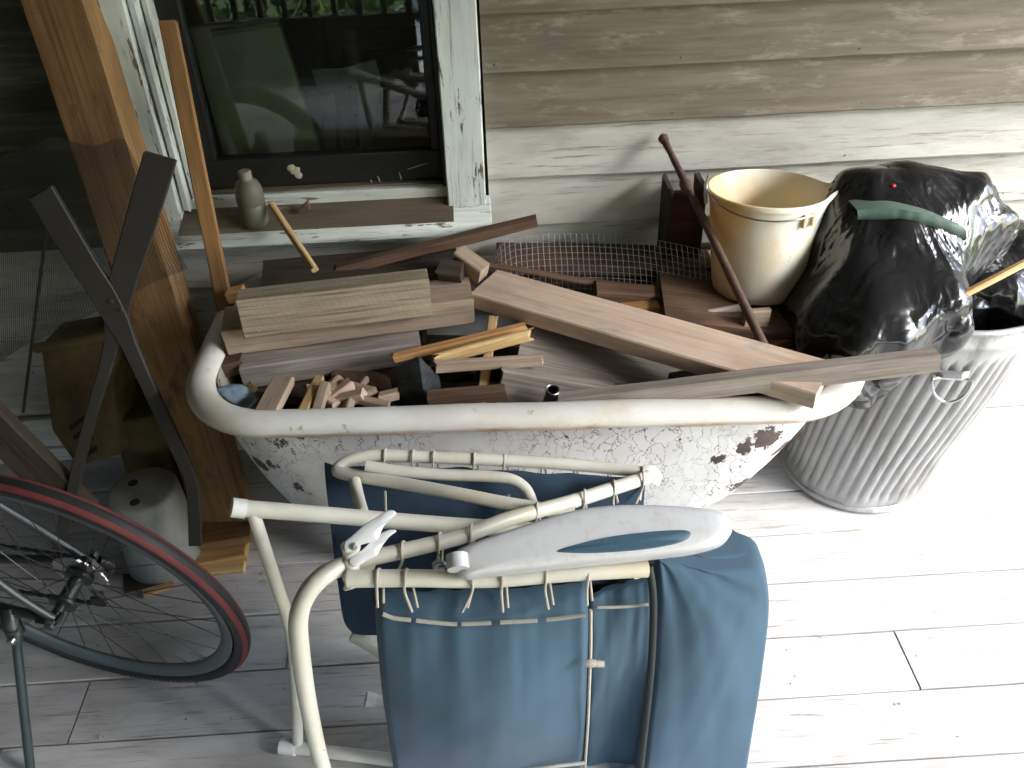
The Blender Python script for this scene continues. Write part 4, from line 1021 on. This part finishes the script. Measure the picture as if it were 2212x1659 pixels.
# ================================================================== BICYCLE (rear wheel in the picture; leans on its kickstand towards the viewer)
PSI, LEAN, RW = -.2747, .1783, .345
ub = V((math.cos(PSI), math.sin(PSI), 0)); nb_ = V((-math.sin(PSI), math.cos(PSI), 0))
vb = V((0,0,1))*math.cos(LEAN)-nb_*math.sin(LEAN); nn_ = ub.cross(vb); nn_ = nn_ if nn_.y < 0 else -nn_       # nn_: towards the viewer
hub = V((-.7835,-.7259,0))+vb*RW
def BK(f, up, side): return hub - ub*f + vb*up + nn_*side         # f forward of the hub (to the left), up, side towards the viewer
BI = thing('bicycle', 'black bicycle with red-striped tyres standing on its kickstand at the left', 'bicycle', (-.7835,-.7259,0))
def ring_pts(c, r, n=96): return [c+ub*math.cos(2*math.pi*i/n)*r+vb*math.sin(2*math.pi*i/n)*r for i in range(n)]
def wheel(c, tagname='wheel'):
    n = 120
    def sweep(sec, name, mat, par):
        rows = []
        for i in range(n+1):
            a = 2*math.pi*i/n; rd = ub*math.cos(a)+vb*math.sin(a)
            rows.append([c+rd*r+nn_*s for r, s in sec])
        return obj(name, MB().grid(rows, closed=True), mat, par, origin=c, angle=50)
    tr = .0155; rc = RW-tr
    sec = lambda a0, a1, rr, k=8: [(rc+rr*math.cos(math.radians(a0+(a1-a0)*i/k)), rr*math.sin(math.radians(a0+(a1-a0)*i/k))*1.05) for i in range(k+1)]
    W_ = sweep(sec(0,345,tr*.985,20), 'wheel', M_RUBBER, BI)
    sweep(sec(-24,24,tr+.0004,6)+sec(24,-24,tr*.9,4), 'tread', M_RUBBER, W_)
    sweep(sec(25,62,tr+.0002,6)+sec(62,25,tr*.9,4), 'tyre_stripe', M_RED, W_); sweep(sec(-62,-25,tr+.0002,6)+sec(-25,-62,tr*.9,4), 'tyre_stripe', M_RED, W_)
    r0 = RW-.030
    sweep([(r0,.0115),(r0,-.0115),(r0-.004,-.0115),(r0-.024,-.006),(r0-.027,0),(r0-.024,.006),(r0-.004,.0115)], 'rim', M_RIM, W_)
    mb = MB()
    for i in range(28):
        a = 2*math.pi*(i+.5)/28; b = a+(.55 if (i//2) % 2 else -.55); s = .028 if i % 2 else -.022
        p = c+(ub*math.cos(b)+vb*math.sin(b))*.022+nn_*s; q = c+(ub*math.cos(a)+vb*math.sin(a))*(r0-.026)
        mb.tube([p, q], .00095, 5)
    obj('spokes', mb, M_BLACKMET, W_)
    mb = MB(); mb.lathe([(0,.050),(.010,.050),(.010,.036),(.026,.034),(.026,.028),(.014,.022),(.014,-.018),(.026,-.022),(.026,-.028),(.012,-.03),(0,-.03)], c, 20, axis=nn_); obj('hub', mb, M_BLACKMET, W_)
    mb = MB()                                                      # moulded sidewall marks
    for i in range(15):
        a = math.radians(-92+2.1*i); rd = ub*math.cos(a)+vb*math.sin(a); ta = vb*math.cos(a)-ub*math.sin(a)
        p = c+rd*(rc-.002)+nn_*(tr*1.05+.0003); wd = .0012 if i % 3 else .0022
        mb.add([p-ta*wd-rd*.003, p+ta*wd-rd*.003, p+ta*wd+rd*.003, p-ta*wd+rd*.003], [(0,1,2,3)])
    obj('sidewall_mark', mb, M_PIPE, W_)
    a = math.radians(-48); rd = ub*math.cos(a)+vb*math.sin(a); obj('valve', MB().tube([c+rd*(r0-.024), c+rd*(r0-.055)], .0026, 7), M_BLACKMET, W_)
    return W_
wheel(hub); wheel(BK(1.0,0,0))
# cassette, derailleur and chain on the far side
for i, r in enumerate((.056,.050,.044,.038,.032,.026)):
    mb = MB(); n = 44; s = -.030-.0045*i
    op = []
    for q_ in range(n):
        a = 2*math.pi*q_/n; rr_ = r if q_ % 2 else r-.004
        op.append(hub+(ub*math.cos(a)+vb*math.sin(a))*rr_+nn_*s)
    mb.prism(op, nn_*-.002); obj('sprocket', mb, M_DULLSTEEL if i > 1 else M_STEEL, BI, smooth=False)
obj('freehub', MB().tube([BK(0,0,-.026), BK(0,0,-.060)], .020, 16), M_BLACKMET, BI)
obj('axle', MB().tube([BK(0,0,-.078), BK(0,0,.082)], .0055, 10), M_BLACKMET, BI)
def bar(name, pts, r, mat=M_BLACKMET, k=5): return obj(name, MB().tube(spline([BK(*p) for p in pts], k), r, 12), mat, BI)
M_FRAME = plain('dark_teal_frame_paint', (.030,.042,.045), .3, var=.2, sc=6, spec=.6)
for s in (.062,-.062):
    bar('chainstay', [(0,0,s),(.03,-.004,s*1.0),(.20,-.025,s*.75),(.43,-.065,s*.55)], .0095, M_FRAME)
    bar('seatstay', [(0,0,s),(.06,.10,s*.95),(.16,.30,s*.6),(.255,.50,s*.25)], .0075, M_FRAME)
    obj('dropout', MB().tube([BK(-.012,.0,s), BK(.03,-.002,s)], [.014,.016], 10, flat=.35), M_BLACKMET, BI)
    obj('axle_nut', MB().lathe([(0,.012),(.009,.012),(.010,.006),(.013,.004),(.013,0)], BK(0,0,s*1.12), 6, axis=nn_*(1 if s > 0 else -1)), M_DULLSTEEL, BI)
bar('seat_tube', [(.43,-.065,0),(.34,.20,0),(.245,.52,0)], .015, M_FRAME); bar('down_tube', [(.43,-.065,0),(.70,.22,0),(.93,.46,0)], .017, M_FRAME); bar('top_tube', [(.255,.49,0),(.60,.53,0),(.91,.56,0)], .014, M_FRAME)
bar('fork', [(1.0,0,.05),(.97,.20,.05),(.94,.38,.03),(.92,.46,0),(.905,.60,0)], .012, M_FRAME); bar('fork', [(1.0,0,-.05),(.97,.20,-.05),(.94,.38,-.03),(.92,.46,0)], .012, M_FRAME)
bar('seat_post', [(.245,.52,0),(.215,.64,0)], .0125); obj('saddle', lump(BK(.20,.665,0), .13, .06, .025, .08, 1.2, (30,16)), M_RUBBER, BI)
bar('handlebar', [(.87,.66,.30),(.90,.66,.15),(.905,.63,0),(.90,.66,-.15),(.87,.66,-.30)], .012)
mb = MB(); op = [BK(.43+.09*math.cos(t), -.065+.09*math.sin(t), -.045) for t in [2*math.pi*i/60 for i in range(60)]]; mb.prism(op, nn_*-.003); obj('chainring', mb, M_BLACKMET, BI, smooth=False)
bar('crank', [(.43,-.065,-.06),(.40,-.23,-.065)], .009); bar('crank', [(.43,-.065,.06),(.46,.10,.065)], .009); bar('bottom_bracket', [(.43,-.065,-.06),(.43,-.065,.06)], .02)
# chain with link ribs, cage and jockey wheels
def chain(pts):
    pp = spline([BK(*p) for p in pts], 10); mb = MB(); acc = 0
    for i, (a, b) in enumerate(zip(pp[:-1], pp[1:])):
        nseg = max(1, int((b-a).length/.0085))
        for q_ in range(nseg):
            c = a.lerp(b, (q_+.5)/nseg); t = (b-a).normalized(); h = t.cross(nn_)
            wd = .0035 if (acc % 2) else .0022; acc += 1
            mb.add([c-t*.005+h*.004-nn_*wd, c+t*.005+h*.004-nn_*wd, c+t*.005-h*.004-nn_*wd, c-t*.005-h*.004-nn_*wd, c-t*.005+h*.004+nn_*wd, c+t*.005+h*.004+nn_*wd, c+t*.005-h*.004+nn_*wd, c-t*.005-h*.004+nn_*wd],
                   [(0,3,2,1),(4,5,6,7),(0,1,5,4),(1,2,6,5),(2,3,7,6),(3,0,4,7)])
    return obj('chain', mb, plain('oily_chain', (.06,.058,.055), .4, metal=.7, sc=80), BI, smooth=False)
chain([(.43,.025,-.043),(.22,.035,-.043),(.0,.040,-.043),(-.03,.028,-.043),(-.04,.0,-.043),(-.02,-.045,-.045),(.02,-.075,-.045),(.015,-.13,-.045),(.05,-.145,-.045),(.25,-.15,-.044),(.43,-.155,-.043)])
for f, u_, r in ((.012,-.075,.017),(.030,-.132,.017)):
    mb = MB(); mb.prism([BK(f+(r if i % 2 else r*.8)*math.cos(2*math.pi*i/22), u_+(r if i % 2 else r*.8)*math.sin(2*math.pi*i/22), -.042) for i in range(22)], nn_*-.006); obj('jockey_wheel', mb, M_BLACKMET, BI, smooth=False)
obj('derailleur', MB().tube(spline([BK(-.012,-.01,-.070), BK(-.020,-.035,-.078), BK(-.006,-.06,-.075), BK(.012,-.075,-.056)], 5), .0095, 10).tube([BK(.012,-.075,-.054), BK(.030,-.132,-.054)], .008, 8, flat=.35), M_BLACKMET, BI)
# kickstand on the near side
bar('kickstand_bracket', [(.105,-.012,.055),(.098,-.028,.072),(.092,-.050,.082)], .017)
p = BK(.092,-.050,.084); fz = PZ(66,1664,.012)
obj('kickstand', MB().tube(spline([p+V((0,0,.02)), p, p.lerp(fz,.12), p.lerp(fz,.5), fz], 5), [.013]*3+[.0115]*6+[.0088]*12, 10), M_FRAME, BI)
obj('kickstand_bolt', MB().lathe([(0,.008),(.008,.008),(.009,0)], p+nn_*.010, 12, axis=nn_), M_STEEL, BI)

# ================================================================== CLUTTER IN THE LEFT CORNER
# thick stained post leaning on the wall
a0 = PZ(566,1156,0.0); 
A = V((-.700,-.345,.0)); B = V((-.955,-.030,1.55))
A = PY(428,1150,-.345); A.z = .0
t1 = PY(40,0,-.06); X_ = (t1-A).normalized()
board('leaning_post', A-X_*.0, A+X_*1.75, .075, .128, W_POST, 'wide stained brown post leaning against the wall left of the window', 'post', ydir=(.05,1,0), wonk=.0015, ch=.006)
# cast iron X-shaped leg
xo = PY(240,650,-.40); xn = V((.06,-.97,.20)).normalized()
def XP(x, y): return PP(x, y, xo, xn)
def strip(cl):
    """cl: (px,py,width px) centreline points -> outline polygon rows"""
    pts = [V((x, y, 0)) for x, y, w_ in cl]; ws = [w_ for *_, w_ in cl]; sp_ = spline(pts, 6); W_ = []
    for i in range(len(ws)-1):
        for q_ in range(6): W_.append(ws[i]+(ws[i+1]-ws[i])*q_/6)
    W_.append(ws[-1]); rows = []
    for i, p in enumerate(sp_):
        t = (sp_[min(i+1,len(sp_)-1)]-sp_[max(i-1,0)]).normalized(); h = V((-t.y,t.x,0))*W_[i]*.5
        l, r = XP(*(p+h).xy), XP(*(p-h).xy); th = xn*-.014
        rows.append([l, r, r+th, l+th])
    mb = MB().grid(rows, closed=True); mb.f += [(0,1,2,3), tuple((len(rows)-1)*4+i for i in (3,2,1,0))]
    return mb
mb = strip([(345,338,74),(318,430,72),(288,530,66),(264,610,60),(250,680,52),(240,740,34),(222,810,28),(195,900,26),(168,1005,26),(150,1085,26),(122,1190,24)])
xf = obj('iron_leg_frame', mb, M_IRON, angle=30, bevel=.002)
tag(xf, 'X-shaped dark iron leg frame propped in front of the brown post', 'iron frame')
mb = strip([(86,415,58),(130,490,58),(180,572,54),(224,640,54),(252,692,50),(278,745,34),(312,820,29),(354,910,29),(396,1000,28),(414,1050,28),(420,1120,28),(421,1180,28)])
mb.v = [tuple(V(v)+xn*.002) for v in mb.v]
obj('cross_strap', mb, M_IRON, xf, angle=30, bevel=.002)
for (x, y, r_) in ((240,650,.006),(262,668,.005)):
    c = XP(x, y)+xn*.0035; obj('rivet', MB().lathe([(0,.003),(r_*.8,.0024),(r_,0)], c, 10, axis=xn), M_IRON, xf)
# wide dark board above the bicycle tyre, thin dark rod
bd('board', PY(-60,835,-.44), PY(205,1100,-.50), .03, .085, W_OLD, 'wide dark board slanting down behind the bicycle tyre at the far left')
tag(obj('thin_rod', MB().tube([PY(98,515,-.30), PY(50,890,-.30)], .0035, 7), M_BLACKMET), 'thin dark rod standing upright in front of the screen at far left', 'rod')
# sheet of insect screen hanging on the post and wall
mb = MB(); so = PY(150,480,-.20)
def SP(u, v):                              # u across, v down
    a = PY(-40,300,-.10).lerp(PY(268,300,-.185), u); b = PY(-60,800,-.16).lerp(PY(405,580,-.285), u)
    p = a.lerp(b, v); return p+V((0,.018*noise.noise(V((u*3,v*3,1))), (.030*noise.noise(V((u*3.2,5,1)))-.035*(1-u)**2)*(1-v) + .02*noise.noise(V((u*4,9,2)))*v))
NU, NV = 85, 95
for i in range(NU+1): mb.tube([SP(i/NU, j/16) for j in range(17)], .0006, 3, caps=False)
for j in range(NV+1): mb.tube([SP(i/14, j/NV) for i in range(15)], .0006, 3, caps=False)
tag(obj('screen_mesh', mb, M_WIREOLD, smooth=False), 'sagging dark sheet of fine wire screen hanging over the brown post at far left', 'wire screen')
# old yellow sheet-metal housing with louvres and a drum behind the iron frame
M_YEL = plain('rusty_yellow_paint', (.15,.11,.04), .6, var=.5, sc=16, bumpy=.3, c2=(.06,.035,.016))
M_YEL2 = plain('ochre_paint', (.13,.095,.028), .6, var=.4, sc=9, c2=(.06,.045,.018))
y0 = PY(150,990,-.17); 
HS = thing('metal_housing', 'rusty yellow sheet metal housing with dark louvre slits behind the iron frame', 'metal housing', (y0.x,-.15,0))
fo_, fn_ = PY(160,900,-.23), V((-.30,-.9,.30)).normalized()
mb = MB(); mb.prism([PP(x, y, fo_, fn_) for x, y in ((85,745),(235,722),(262,985),(165,1010),(110,930))], V((.02,.10,.0)))
hs = obj('body', mb, M_YEL, HS, bevel=.012, seg=2)
mb = MB(); mb.tube([PP(78,752,fo_,fn_), PP(150,742,fo_,fn_), PP(240,724,fo_,fn_)], .012, 10); obj('top_flange', mb, M_YEL2, HS)
for k_ in range(4):
    mb = MB(); x, y = 150+k_*8, 902+k_*22
    o2 = fn_*.003
    mb.prism([PP(x,y+18,fo_,fn_)+o2, PP(x+34,y-6,fo_,fn_)+o2, PP(x+37,y+3,fo_,fn_)+o2, PP(x+5,y+27,fo_,fn_)+o2], fn_*-.006); obj('louvre', mb, M_DARK, HS, smooth=False)
dcx = PY(310,985,-.26); 
DR = thing('drum', 'dull ochre drum standing behind the iron frame beside the brown post', 'drum', (dcx.x,-.17,0))
obj('body', MB().lathe([(0,0),(.085,0),(.09,.006),(.09,.12),(.093,.125),(.09,.13),(.09,.30),(.094,.31),(.088,.315),(0,.312)], (dcx.x,-.165,0), 40), M_YEL2, DR)
# upturned grey pot with two drain holes
pc_ = PY(307,1055,-.395); pr = .079; ptop = pc_.z
PO = thing('upturned_pot', 'grey plastic pot turned upside down with two drain holes on the floor by the bicycle', 'pot', (pc_.x,pc_.y,0))
obj('body', MB().lathe([(0,ptop-.001),(pr-.012,ptop),(pr-.005,ptop-.002),(pr,ptop-.009),(pr+.004,ptop*.55),(pr+.010,.03),(pr+.013,.028),(pr+.013,0),(pr+.007,0)], (pc_.x,pc_.y,0), 48), M_POT, PO, origin=(pc_.x,pc_.y,0))
for x, y in ((287,1043),(291,1085)):
    c = PZ(x, y, ptop+.0006); obj('drain_hole', MB().lathe([(0,.0),(.0115,.0),(.0095,-.002)], c, 14), M_DARK, PO)
# short boards on the floor by the tub
bd('board', PZ(412,1222,.028), PZ(528,1200,.028), .10, .024, W_ORANGE, 'short orange board lying on the floor under the left end of the tub')
bd('board', PZ(428,1178,.052), PZ(540,1160,.052), .085, .022, W_POST, 'short brown board on top of the stack on the floor left of the tub')
bd('board', PZ(440,1240,.012), PZ(525,1232,.012), .12, .012, W_YELLOW, 'thin pale board at the bottom of the stack on the floor left of the tub')
bd('stick', PZ(308,1287,.012), PZ(374,1266,.012), .022, .012, W_YELLOW, 'short yellow offcut lying on the floor behind the bicycle wheel', 'offcut')
bd('board', PZ(268,1280,.006), PZ(402,1245,.006), .06, .006, W_OLD, 'thin dark board under the yellow offcut on the floor')
# pale skirting strip, flakes of paint on the floor
bd('board', PY(-60,915,-.03), PY(130,905,-.03), .02, .05, M_CLAP_WHITE, 'pale painted board against the foot of the wall at the far left')
mb = MB(); rr = random.Random(9)
for i in range(46):
    px, py = (rr.uniform(395,690), rr.uniform(1235,1400)) if i < 26 else (rr.uniform(1680,2200), rr.uniform(1330,1650)) if i < 34 else (rr.uniform(120,620), rr.uniform(1380,1640))
    if i == 0: px, py = 572,1263
    if i == 1: px, py = 705,1275
    c = PZ(px, py, .004); s = rr.uniform(.0015,.006)*(1.6 if i < 2 else 1); n = 6; a0_ = rr.uniform(0,6)
    mb.add([c+V((math.cos(a0_+t)*s*rr.uniform(.5,1.3), math.sin(a0_+t)*s*rr.uniform(.5,1.3), rr.uniform(0,.003))) for t in [2*math.pi*q_/n for q_ in range(n)]], [tuple(range(n))])
fl = obj('floor_flakes', mb, M_FLAKE, smooth=False); tag(fl, 'loose flakes of old paint scattered over the floor', 'paint flakes', kind='stuff')
